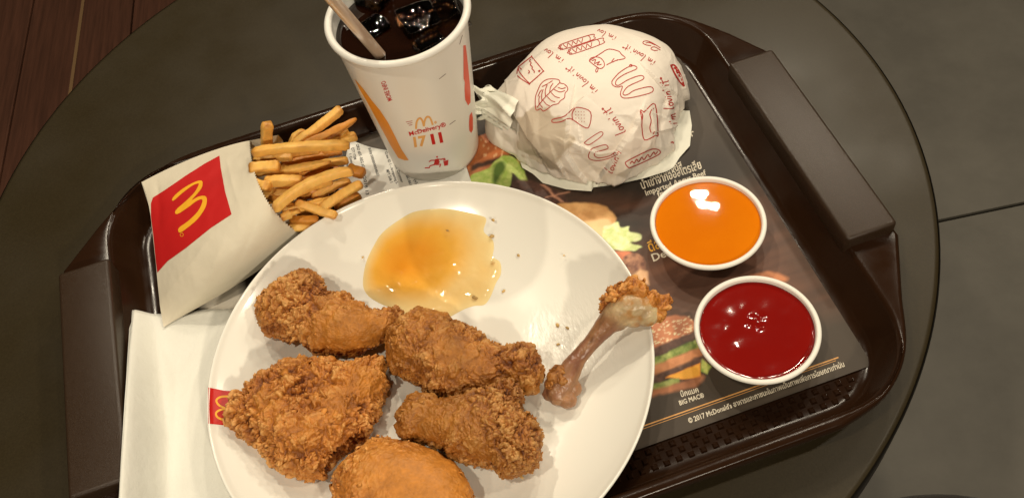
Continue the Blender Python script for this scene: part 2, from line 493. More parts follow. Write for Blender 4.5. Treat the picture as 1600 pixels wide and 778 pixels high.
def stroke(mb, pts, w, surf, off=.15, closed=False, step=2.0, taper=False):
    P = [np.array(p, float) for p in pts]
    if closed: P.append(P[0])
    Q = [P[0]]
    for a, b in zip(P, P[1:]):
        k = max(1, int(np.hypot(*(b - a)) / step))
        Q += [a + (b - a) * (i + 1) / k for i in range(k)]
    V = []; n = len(Q)
    for i in range(n):
        t = Q[min(i + 1, n - 1)] - Q[max(i - 1, 0)]
        L_ = np.hypot(*t) or 1; nn = np.array([-t[1], t[0]]) / L_
        ww = w * (1 if not taper else .35 + .65 * math.sin(math.pi * (i + .5) / n))
        V += [Q[i] + nn * ww / 2, Q[i] - nn * ww / 2]
    dec_add(mb, V, [(2 * i, 2 * i + 1, 2 * i + 3, 2 * i + 2) for i in range(n - 1)], surf, off)
def fill(mb, poly, surf, off=.12, step=4.0):
    P = [np.array(p, float) for p in poly]; B = []
    for a, b in zip(P, P[1:] + P[:1]):
        k = max(1, int(np.hypot(*(b - a)) / step)); B += [a + (b - a) * i / k for i in range(k)]
    A = np.array(B)
    gx, gy = np.meshgrid(np.arange(A[:, 0].min(), A[:, 0].max(), step), np.arange(A[:, 1].min(), A[:, 1].max(), step))
    X, Y = gx.ravel(), gy.ravel()
    m = poly_inside(B, X, Y) & (poly_dist(B, X, Y) > step * .35)
    pts = [Vector(b) for b in B] + [Vector((x, y)) for x, y in zip(X[m], Y[m])]
    r = delaunay_2d_cdt(pts, [], [list(range(len(B)))], 1, 1e-4)
    dec_add(mb, [tuple(p) for p in r[0]], r[2], surf, off)
def text_mesh(s, bold=False):
    cu = bpy.data.curves.new('t', 'FONT'); cu.body = s; cu.size = 1; cu.resolution_u = 2
    if bold: cu.offset = .018 if bold is True else bold
    o = bpy.data.objects.new('t', cu); COL.objects.link(o)
    dg = bpy.context.evaluated_depsgraph_get(); dg.update()
    me = bpy.data.meshes.new_from_object(o.evaluated_get(dg))
    V = [(v.co.x, v.co.y) for v in me.vertices]; Fc = [tuple(p.vertices) for p in me.polygons]
    COL.objects.unlink(o); bpy.data.objects.remove(o); bpy.data.curves.remove(cu); bpy.data.meshes.remove(me)
    return V, Fc
def text(mb, s, p0, p1, size, surf, off=.15, bold=False, fit=True, flip=1):
    V, Fc = text_mesh(s, bold)
    if not V: return
    wd = max(v[0] for v in V) or 1
    p0 = np.array(p0, float); p1 = np.array(p1, float); d = p1 - p0; Ln = np.hypot(*d); d /= Ln
    up = np.array([d[1], -d[0]]) * flip
    sx = Ln / wd if fit else size
    dec_add(mb, [p0 + d * v[0] * sx + up * v[1] * size for v in V], Fc, surf, off)

# ------------------------------------------------------------------ placemat
mx0, mx1, my0, my1 = -200, 147.5, -139, 123.5
gx = np.concatenate([np.arange(mx0, -22, 6), np.arange(-22, mx1, .62), [mx1]])
gy = np.concatenate([np.arange(my0, my1, .62), [my1]])
GX, GY = np.meshgrid(gx, gy); X = GX.ravel(); Y = GY.ravel()
def mp(pts): return [w2loc(at(u, v, .8)) for u, v in pts]
P3 = np.c_[X, Y, 0 * X]
colr = np.tile(np.array([.056, .041, .029]), (len(X), 1))
colr *= (1 + .18 * fbm(P3, 60, 3))[:, None]
def paint(poly, c, soft=.6, tex=None, amt=1.0, c2=None, smooth=True):
    if max(c) > .2: c = np.array(c) * 1.45; c2 = None if c2 is None else np.array(c2) * 1.3
    P = mp(poly)
    if smooth and len(P) > 4: P = smooth_poly(P, 5)
    wob = np.c_[X + .55 * vnoise(P3, 3.2, 31), Y + .55 * vnoise(P3, 3.2, 32)]
    ins = poly_inside(P, wob[:, 0], wob[:, 1]); d = poly_dist(P, wob[:, 0], wob[:, 1])
    a = np.where(ins, np.clip(.5 + d / soft / 2, 0, 1), np.clip(.5 - d / soft / 2, 0, 1)) * amt
    cc = np.tile(np.array(c, float), (len(X), 1))
    if tex is not None: cc = cc * (1 - tex[:, None]) + np.array(c2) * tex[:, None]
    colr[:] = colr * (1 - a[:, None]) + cc * a[:, None]
grain = np.clip(.5 + .9 * fbm(np.c_[X * .12, Y * 1.0, 0 * X], 5, 8), 0, 1)
blot = np.clip(.5 + .8 * fbm(P3, 6, 9), 0, 1); fine = np.clip(.5 + .9 * fbm(P3, 2.4, 10), 0, 1)
# dark zone under the heading (part print, part painted burger shadow), wooden board, boards below
paint([(930, 280), (1120, 225), (1150, 300), (1010, 385), (900, 330)], (.022, .015, .011), 14)
paint([(860, 300), (960, 335), (1060, 345), (1030, 310)], (.11, .045, .025), 6, grain, .9, (.05, .022, .014))
paint([(960, 400), (1195, 300), (1290, 470), (1190, 470), (1040, 500), (1000, 560), (960, 500)], (.20, .088, .054), 16, grain, .9, (.115, .052, .034), smooth=False)
paint([(735, 200), (780, 205), (870, 310), (880, 340), (735, 300)], (.035, .02, .013), 4)
# bun, leaf and patty beside the drink cup
paint([(735, 226), (752, 212), (770, 207), (792, 212), (812, 228), (818, 246), (800, 256), (735, 272)], (.50, .17, .06), .8, blot, 1, (.34, .105, .04))
paint([(735, 258), (812, 236), (818, 246), (735, 272)], (.06, .025, .015), 1.2)
paint([(735, 268), (800, 250), (812, 256), (790, 270), (735, 284)], (.46, .165, .065), 1, blot, 1, (.22, .07, .035))
for q in range(26):
    u = 736 + rng.random() * 76; v = 214 + rng.random() * 34 - (u - 736) * .05
    paint([(u, v - 2.6), (u + 1.6, v), (u, v + 2.6), (u - 1.6, v)], (.62, .38, .20), .4)
paint([(735, 276), (752, 268), (765, 262), (775, 250), (790, 243), (806, 248), (815, 262), (824, 282), (817, 284), (800, 270), (797, 290), (782, 300), (735, 296)], (.24, .36, .06), .6, fine, 1, (.45, .52, .16))
paint([(770, 262), (785, 252), (790, 262), (780, 280), (772, 290)], (.10, .18, .03), 1.2)
paint([(800, 285), (830, 282), (880, 305), (895, 330), (860, 330), (815, 305)], (.13, .06, .045), 1, fine, 1, (.06, .028, .022))
for a, b in (((845, 288), (880, 316)), ((852, 308), (890, 300))):
    paint([a, (a[0] + 4, a[1]), b, (b[0] - 4, b[1])], (.45, .22, .14), .8, smooth=False)
# second bun, leaf, tomato and patty to the right of the plate
paint([(868, 322), (895, 317), (930, 318), (955, 330), (962, 348), (950, 372), (930, 365), (895, 345)], (.62, .36, .15), .8, blot, 1, (.50, .25, .09))
paint([(905, 352), (940, 342), (955, 350), (952, 385), (935, 380)], (.70, .47, .24), 1)
paint([(942, 358), (955, 350), (966, 347), (970, 356), (984, 354), (984, 362), (1000, 365), (1000, 374), (985, 380), (1003, 386), (985, 392), (955, 390), (958, 400), (945, 385)], (.46, .55, .20), .5, fine, 1, (.72, .76, .45))
paint([(955, 392), (978, 392), (988, 396), (974, 412)], (.55, .16, .08), .8, blot, 1, (.65, .28, .16))
paint([(972, 408), (985, 396), (1000, 398), (1008, 412), (1012, 440), (985, 430)], (.40, .20, .12), .6, fine, 1, (.16, .07, .05))
paint([(985, 432), (1000, 420), (1012, 424), (1014, 445)], (.60, .36, .2), 1)
# double burger by the ketchup
paint([(1005, 515), (1022, 505), (1040, 496), (1064, 492), (1084, 502), (1088, 517), (1060, 532), (1005, 552)], (.50, .20, .10), .7, blot, 1, (.42, .15, .07))
for q in range(75):
    u = 1016 + rng.random() * 66; v = 498 + rng.random() * 36 - (u - 1050) * .18
    paint([(u - 2, v), (u, v - .9), (u + 2, v - .4), (u, v + 1)], (.85, .66, .42), .35)
paint([(1005, 550), (1088, 515), (1094, 524), (1005, 566)], (.085, .042, .032), .8, fine, 1, (.14, .07, .05))
paint([(1005, 566), (1040, 552), (1092, 528), (1099, 540), (1060, 556), (1005, 585)], (.13, .20, .035), .5, fine, 1, (.42, .48, .14))
paint([(1005, 578), (1060, 556), (1100, 540), (1101, 553), (1060, 572), (1005, 594)], (.50, .22, .10), .8, blot, 1, (.40, .16, .07))
paint([(1005, 592), (1060, 572), (1102, 553), (1106, 566), (1060, 585), (1005, 604)], (.085, .045, .034), .8, fine, 1, (.15, .08, .06))
paint([(1040, 590), (1094, 566), (1096, 590), (1060, 592)], (.80, .30, .04), .5, smooth=False)
paint([(1096, 560), (1112, 572), (1106, 584), (1096, 580)], (.18, .26, .05), .5, fine, 1, (.42, .44, .12))
paint([(1005, 602), (1060, 590), (1062, 598), (1005, 616)], (.14, .20, .04), .5, fine, 1, (.40, .44, .14))
paint([(1005, 612), (1060, 598), (1100, 586), (1085, 604), (1040, 614), (1005, 622)], (.33, .13, .06), 1, blot, 1, (.2, .08, .04))
paint([(1170, 432), (1200, 424), (1228, 432), (1225, 440), (1180, 440)], (.42, .16, .07), 1)
# black corner with a white panel at the left end, between fries bag and plate
paint([(255, 520), (300, 470), (470, 380), (420, 520)], (.02, .014, .010), 3, smooth=False)
paint([(318, 466), (378, 441), (388, 478), (322, 492)], (.55, .51, .44), .8, smooth=False)
colr = np.clip(colr, .004, .9)
vs = [loc2w(x, y, .8) for x, y in zip(X, Y)]
nx, ny = len(gx), len(gy)
I = np.arange(nx * ny).reshape(ny, nx)
fs = np.stack([I[:-1, :-1], I[:-1, 1:], I[1:, 1:], I[1:, :-1]], -1).reshape(-1, 4).tolist()
pm = new_mesh('placemat', vs, fs, M_mat)
set_color(pm.data, 'print', colr)
props(pm, 'dark printed paper tray liner with burgers and Thai lettering under the food', 'placemat')
MP = Plane(.86)
def lettering(parent, mtl, items, surf, off=.0, name='lettering', bold=False):
    mb = MB()
    for s, p0, p1, sz in items: text(mb, s, p0, p1, sz, surf, off, bold)
    return mb.build(name, mtl, parent)
lettering(pm, M_white_ink, [('© 2017 McDonald\'s อาหารและภาชนะในภาพเป็นภาพเพื่อการโฆษณาเท่านั้น', (1077, 661), (1320, 572), 11.5)], MP, bold=True)
lettering(pm, M_white_ink, [('บิ๊กแมค', (1064, 620), (1092, 612), 12), ('BIG MAC®', (1062, 633), (1101, 620), 10.5)], MP, bold=True)
lettering(pm, M_white_ink, [('เนื้อแองกัส', (1020, 279), (1067, 262), 17), ('นำเข้าจากออสเตรเลีย', (1003, 296), (1097, 263), 19), ('Imported Angus Beef', (1009, 306), (1104, 273), 12), ('from Australia', (1028, 308), (1110, 284), 12)], MP, bold=True)
lettering(pm, M_white_ink, [('r', (1080, 214), (1086, 211.5), 16)], MP, bold=True)
lettering(pm, M_yellow_ink, [('ดีลักซ์', (1015, 394), (1052, 379), 22)], MP, bold=True)
lettering(pm, M_white_ink, [('Deluxe', (1020, 409), (1072, 389), 17)], MP, bold=True)
mb = MB(); stroke(mb, [(960, 681), (1310, 558)], 2.0, MP, 0); stroke(mb, [(960, 685.5), (1306, 563)], .9, MP, 0)
mb.build('printed_rule', M_gold_ink, pm)

# ------------------------------------------------------------------ plate
PC = (-.0540, -.0723)
def zplate(r):                     # mm
    r = np.asarray(r, float)
    return 5.0 + 18.0 * np.clip((r - 66) / 48.0, 0, 1) ** 2.0
prof = [(r * MM, float(zplate(r)) * MM) for r in np.concatenate([[0], np.linspace(20, 66, 4), np.linspace(70, 113.2, 22)])]
prof += [(.1139, .0236), (.1147, .0238), (.1152, .0232), (.1150, .0222), (.1125, .0208), (.105, .0165), (.095, .0112), (.085, .0072), (.072, .0042), (.066, .0014), (.062, .0012), (.060, .0028), (0, .0028)]
plate = lathe('plate', prof, PC, M_plate, None, 220)
props(plate, 'large round white plate with a red logo patch on its rim, holding fried chicken', 'plate')
plateS = Surf([plate])
mb = MB(); fill(mb, [(325.5, 605), (350, 610), (378, 612), (378, 664), (350, 664), (325.5, 661.5)], plateS, .12, 3)
patch = mb.build('logo_patch', M_red, plate, True)
mb = MB()
stroke(mb, smooth_poly([(386, 622.5), (360, 619.5), (345, 620), (338, 625), (341, 632), (350, 637), (362, 640), (386, 643)], 5, False), 3.2, plateS, .22)
stroke(mb, smooth_poly([(386, 643), (360, 639), (345, 640), (337.5, 645), (340, 652), (352, 657), (364, 660), (386, 662)], 5, False), 3.2, plateS, .24)
mb.build('printed_arches', M_yellow, patch, True)

def film(name, outline_px, z, hfun, mtl, res=1.0):
    P = smooth_poly([(at(u, v, z).x / MM, at(u, v, z).y / MM) for u, v in outline_px], 6)
    A = np.array(P)
    g0 = np.arange(A[:, 0].min() - 1, A[:, 0].max() + 1, res); g1 = np.arange(A[:, 1].min() - 1, A[:, 1].max() + 1, res)
    XX, YY = np.meshgrid(g0, g1); XX = XX.ravel(); YY = YY.ravel()
    ins = poly_inside(P, XX, YY) & (poly_dist(P, XX, YY) > .4)
    pts = [Vector(p) for p in P] + [Vector((a, b)) for a, b in zip(XX[ins], YY[ins])]
    r = delaunay_2d_cdt(pts, [], [list(range(len(P)))], 1, 1e-5)
    V = np.array([tuple(p) for p in r[0]])
    d = poly_dist(P, V[:, 0], V[:, 1])
    zb = zplate(np.hypot(V[:, 0] - PC[0] / MM, V[:, 1] - PC[1] / MM))
    h, C = hfun(V, d)
    o = new_mesh(name, np.c_[V[:, 0], V[:, 1], zb + h] * MM, r[2], mtl)
    set_color(o.data, 'film', C)
    bm = bmesh.new(); bm.from_mesh(o.data)
    for f in bm.faces:
        if f.normal.z < 0: f.normal_flip()
    bm.to_mesh(o.data); bm.free()
    return o
def puddle_h(V, d):
    deep = np.array([at(635, 405, 7).x, at(635, 405, 7).y]) / MM
    dd = np.hypot((V[:, 0] - deep[0]) / 26, (V[:, 1] - deep[1]) / 20)
    P = np.c_[V, 0 * d]
    th = np.clip(1.25 - dd * .62, .25, 1) + .10 * fbm(P, 9, 4)
    edge = 1 - np.exp(-d / 1.6)
    h = .06 + edge * (.5 + 1.2 * np.clip(th, 0, 1) + .30 * fbm(P, 8, 5) + .10 * fbm(P, 3, 6) * sstep(20, -6, V[:, 1]))
    k = np.clip(th * .84 * (1 - np.exp(-d / 5.5)), 0, 1)[:, None]
    pale = np.array([.82, .66, .33]); mid = np.array([.82, .42, .06]); deepc = np.array([.74, .25, .010])
    C = np.where(k < .5, pale + (mid - pale) * k * 2, mid + (deepc - mid) * (k * 2 - 1))
    return h, C
pu = film('sauce_puddle', [(566, 440), (572, 412), (586, 388), (602, 370), (632, 352), (655, 343), (690, 339), (722, 341), (752, 347), (762, 352), (757, 366), (770, 377), (772, 388), (770, 400), (781, 408), (782, 425), (774, 440), (766, 460), (756, 473), (740, 475), (725, 480), (706, 490), (690, 500), (650, 500), (620, 483), (590, 470), (572, 457)], 7, puddle_h, M_puddle)
props(pu, 'spilled pool of translucent orange sauce on the white plate', 'sauce')

# ------------------------------------------------------------------ fried chicken
DARK = np.array([.15, .036, .006]); MID = np.array([.44, .155, .024]); LIGHT = np.array([.68, .355, .11]); SMOOTHC = np.array([.54, .205, .028])
def displaced_crust(o, amp, seed, smooth_at=(), tone=1.0, mat_=None, parentless=True, coarse=5.0, lightc=LIGHT, flakes=150, fsize=.9):
    me = o.data
    P = get_verts(me) / MM; Nn = get_normals(me)
    Wp = P + 2.0 * np.c_[vnoise(P, 5, seed + 1), vnoise(P, 5, seed + 2), vnoise(P, 5, seed + 3)] + .8 * np.c_[vnoise(P, 1.8, seed + 4), vnoise(P, 1.8, seed + 5), vnoise(P, 1.8, seed + 6)]
    m = np.clip(.62 + .75 * fbm(P, 17, seed + 7), .12, 1)
    for (u, v, z, r, s) in smooth_at:
        c = np.array(at(u, v, z)) / MM
        g = np.exp(-((P - c) ** 2).sum(1) / (r * r)); m = m * (1 - s * g)
    f1, f2, c1 = worley(Wp, coarse, seed); g1, g2, c2 = worley(Wp + 3, coarse * .42, seed + 50); e1, e2, c3 = worley(Wp, 1.15, seed + 90)
    b1 = (sstep(.66, .46, f1) * .75 + .25 * sstep(.9, .2, f1)) * np.clip(c1 * 1.6 - .3, .0, 1.2); b2 = sstep(.68, .40, g1) * (.05 + 1.25 * c2 ** 1.8); b3 = np.clip(1 - e1 * 1.3, 0, 1)
    def billow(Z, size, sd, n):
        r = 0; a_ = 1.0; tot = 0
        for k in range(n):
            th = .7 + k; c_, s_ = math.cos(th), math.sin(th)
            Zr = Z @ np.array([[c_, -s_, 0], [s_, c_, 0], [0, 0, 1]]) @ np.array([[1, 0, 0], [0, c_, s_], [0, -s_, c_]])
            r = r + a_ * np.minimum(1, 1.9 * np.abs(vnoise(Zr, size / 1.9 ** k, sd + 31 * k))); tot += a_; a_ *= .62
        return r / tot
    bl = billow(Wp, coarse * 1.25, seed + 200, 4); bl = np.clip((bl - .25) / .55, 0, 1.1)
    bf = billow(Wp, coarse * .42, seed + 300, 3); bf = np.clip((bf - .25) / .55, 0, 1.1)
    Q = P + Nn * (amp * m * (2.1 * bl + .9 * b1 - 1.5) + amp * .8 * fbm(P, 12, seed + 8))[:, None]
    set_verts(me, Q * MM); N1 = get_normals(me)
    Nn = Nn * .35 + N1 * .65; Nn /= np.linalg.norm(Nn, axis=1)[:, None]
    Q = Q + Nn * (amp * (.18 + .82 * m) * (.95 * bf * (.35 + .65 * bl) + .55 * b2 * m + .20 * b3 * c3 - .5))[:, None]
    # colour of the crust itself: crumb by crumb, browner where the batter is thin
    cav = np.clip(.50 * bl + .38 * bf + .15 * b1 + .15 * b2, 0, 1.2)
    t = np.clip(-.06 + cav * 1.02 + .14 * (c2 - .5) + .26 * fbm(P, 18, seed + 9), 0, 1)[:, None]
    C = np.where(t < .45, DARK + (MID - DARK) * t / .45, MID + (lightc - MID) * (t - .45) / .55)
    sm = np.clip(1 - m * 1.25, 0, 1)[:, None]
    patch_ = np.clip(fbm(P, 15, seed + 13) * 1.8 + .05, 0, .65)[:, None]; C = C * (1 - patch_) + C * np.array([.62, .50, .42]) * patch_
    C = C * (1 - sm) + SMOOTHC * (.85 + .25 * fbm(P, 5, seed + 11)[:, None]) * sm
    C = np.clip(C * tone * (1 + .12 * vnoise(P, 1.0, seed + 12)[:, None]), .004, .9)
    set_verts(me, Q * MM)
    if flakes:
        idx = rng.choice(len(P), flakes, p=m ** 2 / (m ** 2).sum()) if True else []
        V = Q.tolist(); Fc = [tuple(p.vertices) for p in me.polygons]; CC = C.tolist()
        N2 = get_normals(me)
        for i in idx:
            if N2[i][2] < -.3: continue
            nv = Vector(N2[i]); tang = nv.orthogonal().normalized(); tang.rotate(Matrix.Rotation(rng.random() * 6.28, 3, nv)); bit = nv.cross(tang)
            tilt = (rng.random() - .3) * 1.2
            r = fsize * (.8 + 1.7 * rng.random() ** 2); kk = 8; base = len(V)
            cen = Vector(Q[i]) + nv * (.25 + .35 * rng.random())
            tc_ = C[i] * (.95 + .3 * rng.random()) + LIGHT * .05
            ring = []
            for a in range(kk):
                an = 6.283 * a / kk; rr = r * (.45 + .75 * rng.random())
                lx, ly = rr * math.cos(an), rr * .75 * math.sin(an)
                p = cen + tang * lx + bit * ly + nv * (lx * tilt + .22 * (rr / r) ** 2 * (rng.random() - .2))
                ring.append(p)
            for p in ring: V.append(list(p)); CC.append(list(tc_))
            for p in ring: V.append(list(cen + (p - cen) * .85 - nv * .7)); CC.append(list(tc_ * .8))
            V.append(list(cen + nv * .3)); CC.append(list(tc_))
            for a in range(kk):
                b = (a + 1) % kk
                Fc.append((base + a, base + b, base + 2 * kk)); Fc.append((base + kk + a, base + kk + b, base + b, base + a))
        me2 = bpy.data.meshes.new(me.name)
        me2.from_pydata((np.array(V) * MM).tolist(), [], Fc); me2.update()
        me2.polygons.foreach_set('use_smooth', [True] * len(me2.polygons))
        me2.materials.append(mat_ or M_crust)
        set_color(me2, 'crust', np.clip(np.array(CC), .004, .9))
        o.data = me2
    else:
        set_color(me, 'crust', C); me.materials.clear(); me.materials.append(mat_ or M_crust)
    return o
def pillow(name, outline_px, zmid, ht, hb, bumps=(), round_=1.0, vox=.37, tilt=(0, 0)):
    P = smooth_poly([tuple(np.array(at(u, v, zmid)[:2]) / MM) for u, v in outline_px], 4)
    A = np.array(P); NO = np.c_[A, 0 * A[:, 0]]; A = A + 1.0 * np.c_[vnoise(NO, 4.5, 601), vnoise(NO, 4.5, 602)] + .5 * np.c_[vnoise(NO, 2, 603), vnoise(NO, 2, 604)]
    P = [tuple(a) for a in A]; res = 1.0
    g0 = np.arange(A[:, 0].min() - 1, A[:, 0].max() + 2, res); g1 = np.arange(A[:, 1].min() - 1, A[:, 1].max() + 2, res)
    XX, YY = np.meshgrid(g0, g1)
    d = np.where(poly_inside(P, XX, YY), poly_dist(P, XX, YY), -1)
    D = ht * round_ * 1.05
    q = np.sqrt(1 - (1 - np.clip(d / D, 0, 1)) ** 2)
    top = zmid + ht * q; bot = zmid - hb * np.sqrt(1 - (1 - np.clip(d / (hb * .9), 0, 1)) ** 2)
    for (u, v, a, r) in bumps:
        c = np.array(at(u, v, zmid)[:2]) / MM
        top = top + a * q * np.exp(-((XX - c[0]) ** 2 + (YY - c[1]) ** 2) / (r * r))
    zb = zplate(np.hypot(XX - PC[0] / MM, YY - PC[1] / MM)) + .3
    bot = np.maximum(bot, np.minimum(zb, top - 2))
    ok = d >= 0
    idx = -np.ones(XX.shape, int); idx[ok] = np.arange(ok.sum()); n = ok.sum()
    V = np.r_[np.c_[XX[ok], YY[ok], top[ok]], np.c_[XX[ok], YY[ok], bot[ok]]] * MM
    Fc = []; ed = {}
    for j in range(XX.shape[0] - 1):
        for i in range(XX.shape[1] - 1):
            q4 = (idx[j, i], idx[j, i + 1], idx[j + 1, i + 1], idx[j + 1, i])
            if min(q4) < 0: continue
            Fc.append(q4); Fc.append(tuple(n + k for k in reversed(q4)))
            for a, b in zip(q4, q4[1:] + q4[:1]):
                if (b, a) in ed: del ed[(b, a)]
                else: ed[(a, b)] = 1
    for (a, b) in ed: Fc.append((b, a, n + a, n + b))
    o = new_mesh(name, V, Fc, M_crust)
    r = o.modifiers.new('r', 'REMESH'); r.mode = 'VOXEL'; r.voxel_size = vox * MM; r.use_smooth_shade = True
    s = o.modifiers.new('s', 'SMOOTH'); s.factor = .5; s.iterations = 8
    return evaluated(o)
def blobs(name, sph, vox=.5, smooth=6, mtl=None, chain=False, extra=()):
    bm = bmesh.new()
    if chain:
        dense = []
        for a, b in zip(sph, sph[1:]):
            for q in range(5): dense.append(tuple(x + (y - x) * q / 5 for x, y in zip(a[:4], b[:4])))
        sph = dense + [sph[-1]] + list(extra)
    for s in sph:
        u, v, z, r = s[:4]; c = at(u, v, z)
        sc = s[4] if len(s) > 4 else (1, 1, 1)
        rot = Matrix.Rotation(math.radians(s[5]), 4, 'Z') if len(s) > 5 else Matrix.Identity(4)
        bmesh.ops.create_icosphere(bm, subdivisions=3, radius=r * MM, matrix=Matrix.Translation(c) @ rot @ Matrix.Diagonal((*sc, 1)))
    me = bpy.data.meshes.new(name); bm.to_mesh(me); bm.free()
    o = bpy.data.objects.new(name, me); COL.objects.link(o)
    r = o.modifiers.new('r', 'REMESH'); r.mode = 'VOXEL'; r.voxel_size = vox * MM; r.use_smooth_shade = True
    s = o.modifiers.new('s', 'SMOOTH'); s.factor = .5; s.iterations = smooth
    o = evaluated(o)
    if mtl: o.data.materials.clear(); o.data.materials.append(mtl)
    return o
GC = 'fried chicken pieces on the plate'
cA = pillow('fried_chicken', [(402, 505), (404, 482), (420, 462), (440, 446), (462, 436), (474, 430), (486, 426), (502, 434), (508, 450), (520, 462), (542, 464), (566, 478), (590, 490), (612, 486), (628, 484), (634, 496), (626, 512), (600, 528), (580, 540), (556, 550), (530, 552), (500, 550), (478, 545), (462, 528), (440, 524), (415, 520)], 18, 15, 13, [(450, 485, 4, 14), (480, 455, 5, 10), (540, 520, 2, 14), (620, 500, -5, 12)])
displaced_crust(cA, 1.25, 11, [(545, 520, 30, 17, .85), (500, 530, 30, 12, .7), (600, 520, 25, 9, .6)], .95)
props(cA, 'fried chicken drumstick, thin end pointing right, topmost of the pieces on the plate', 'fried chicken', GC)
cB = pillow('fried_chicken', [(362, 668), (368, 635), (384, 616), (404, 596), (449, 574), (477, 567), (517, 567), (552, 570), (582, 557), (602, 566), (607, 600), (594, 625), (584, 659), (566, 687), (522, 714), (505, 744), (474, 746), (428, 732), (415, 710), (395, 692), (381, 678)], 15, 14, 12, [(430, 640, 4, 16), (480, 610, 3, 14), (560, 590, 2, 12), (460, 690, 3, 16)])
displaced_crust(cB, 1.95, 23, [(570, 600, 25, 8, .7), (530, 640, 28, 9, .5), (430, 680, 25, 7, .6)], 1.08, coarse=6.6, flakes=220, fsize=1.2)
props(cB, 'large flat flaky fried chicken piece covering the red logo at the plate edge', 'fried chicken', GC)
cC = pillow('fried_chicken', [(605, 538), (613, 516), (624, 505), (640, 500), (652, 487), (661, 484), (674, 492), (703, 497), (713, 508), (737, 517), (760, 532), (790, 548), (812, 542), (837, 549), (848, 568), (850, 588), (840, 606), (826, 612), (797, 612), (740, 614), (705, 620), (672, 612), (650, 600), (635, 590), (611, 578), (604, 562)], 18, 16, 14, [(640, 530, 2, 14), (700, 545, 3, 18), (820, 575, 2, 12), (790, 575, -3, 10)])
displaced_crust(cC, 1.15, 37, [(700, 540, 34, 12, .8), (740, 560, 32, 11, .6), (690, 580, 25, 9, .5)], .86, coarse=5.4)
props(cC, 'fried chicken piece in the plate centre, touching the orange sauce and the drumstick tip', 'fried chicken', GC)
cD = pillow('fried_chicken', [(618, 655), (620, 678), (632, 687), (669, 690), (708, 716), (727, 719), (773, 733), (788, 745), (806, 748), (819, 737), (837, 730), (846, 710), (840, 664), (816, 640), (822, 619), (813, 607), (800, 604), (775, 607), (744, 615), (717, 622), (684, 622), (667, 617), (646, 620), (628, 637)], 20, 15, 15, [(650, 655, -2, 16), (790, 690, 4, 20), (800, 620, 3, 10)])
displaced_crust(cD, 1.1, 53, [(660, 650, 32, 15, .8), (720, 650, 32, 9, .5)], .78, coarse=4.6, flakes=260, fsize=.85)
props(cD, 'dark brown crumbly fried chicken wing between the centre piece and the smooth one', 'fried chicken', GC)
cE = pillow('fried_chicken', [(524, 752), (531, 735), (548, 715), (568, 699), (597, 688), (631, 694), (672, 702), (700, 718), (721, 735), (738, 756), (744, 780), (750, 815), (735, 850), (690, 878), (610, 885), (550, 862), (520, 812)], 15, 17, 13, [(620, 760, 2, 20)])
displaced_crust(cE, .62, 71, [(650, 740, 34, 22, .97), (690, 760, 30, 16, .9), (600, 720, 30, 10, .6)], 1.15, coarse=4.6, flakes=150)
props(cE, 'smooth golden fried chicken piece cut off by the bottom of the frame', 'fried chicken', GC)

# the gnawed drumstick bone
bone = blobs('chicken_bone', [(872, 614, 11.5, 6.4), (884, 592, 15, 6.3), (893, 574, 17, 5.4), (903, 560, 18.5, 4.5), (914, 547, 20.5, 4.2), (925, 534, 22.5, 4.3), (936, 521, 25, 4.8), (947, 508, 27, 5.6), (958, 497, 29, 6.6), (970, 487, 31, 8.0), (985, 479, 33, 8.8), (1002, 478, 33, 8.0)],
    .45, 14, M_bone, True, [(866, 600, 13.5, 5.0), (896, 606, 11.5, 4.4), (887, 624, 10.5, 4.6), (858, 616, 11, 3.6), (1010, 490, 31, 6.6), (966, 501, 27.5, 5.2), (990, 492, 29, 6.5)])
P = get_verts(bone.data) / MM; Nn = get_normals(bone.data)
axis = (P - np.array(at(876, 610, 13)) / MM) @ (np.array(at(985, 478, 33) - at(876, 610, 13)) / MM / ((at(985, 478, 33) - at(876, 610, 13)).length / MM) ** 2)
set_verts(bone.data, (P + Nn * (.30 * fbm(P, 6, 91) + .28 * fbm(P, 2, 92) + .8 * sstep(.12, 0, axis) * fbm(P, 4, 95))[:, None]) * MM)
meat = np.array([.38, .19, .085]); pink = np.array([.27, .115, .065]); cream = np.array([.76, .60, .34]); darkb = np.array([.11, .045, .025])
adir = np.array(at(985, 478, 33) - at(876, 610, 13)); adir /= np.linalg.norm(adir)
PS = P - np.outer(P @ adir, adir) * .72
k = np.clip(.5 + 1.3 * fbm(PS, 3.5, 93), 0, 1)[:, None]
C = meat * (1 - k) + pink * k
st_ = np.clip(2.6 * (fbm(PS, 3.2, 97) - .12), 0, 1)[:, None] * ((axis > .25) & (axis < .8))[:, None]
C = C * (1 - st_ * .8) + darkb * st_ * .8
ce = (sstep(.72, .95, axis) * np.clip(.75 + fbm(P, 8, 98), 0, 1))[:, None]; C = C * (1 - ce) + cream * ce
go = (sstep(.80, .95, axis) * np.clip(fbm(P, 5, 101) * 2.6 - .1, 0, .85))[:, None]; C = C * (1 - go) + np.array([.52, .24, .06]) * go
lo = (sstep(.28, .02, axis) * np.clip(.55 + fbm(P, 5, 99), 0, 1))[:, None]; C = C * (1 - lo) + np.array([.46, .24, .12]) * lo
C = C * (.80 + .22 * fbm(PS, 2.0, 96)[:, None])
set_color(bone.data, 'crust', np.clip(C, .01, .9))
props(bone, 'gnawed chicken drumstick bone leaning on the right rim of the plate', 'bone')
cr = blobs('leftover_skin', [(954, 474, 33, 5.0), (962, 462, 37, 5.6), (974, 455, 39, 5.2), (988, 450, 40.5, 5.4), (1002, 458, 39, 4.6), (948, 480, 31, 3.8), (1018, 470, 36, 4.6), (1032, 476, 33, 4.4), (1027, 490, 30, 4.6), (1040, 468, 34, 3.2), (970, 470, 36, 4.0)], .5, 4)
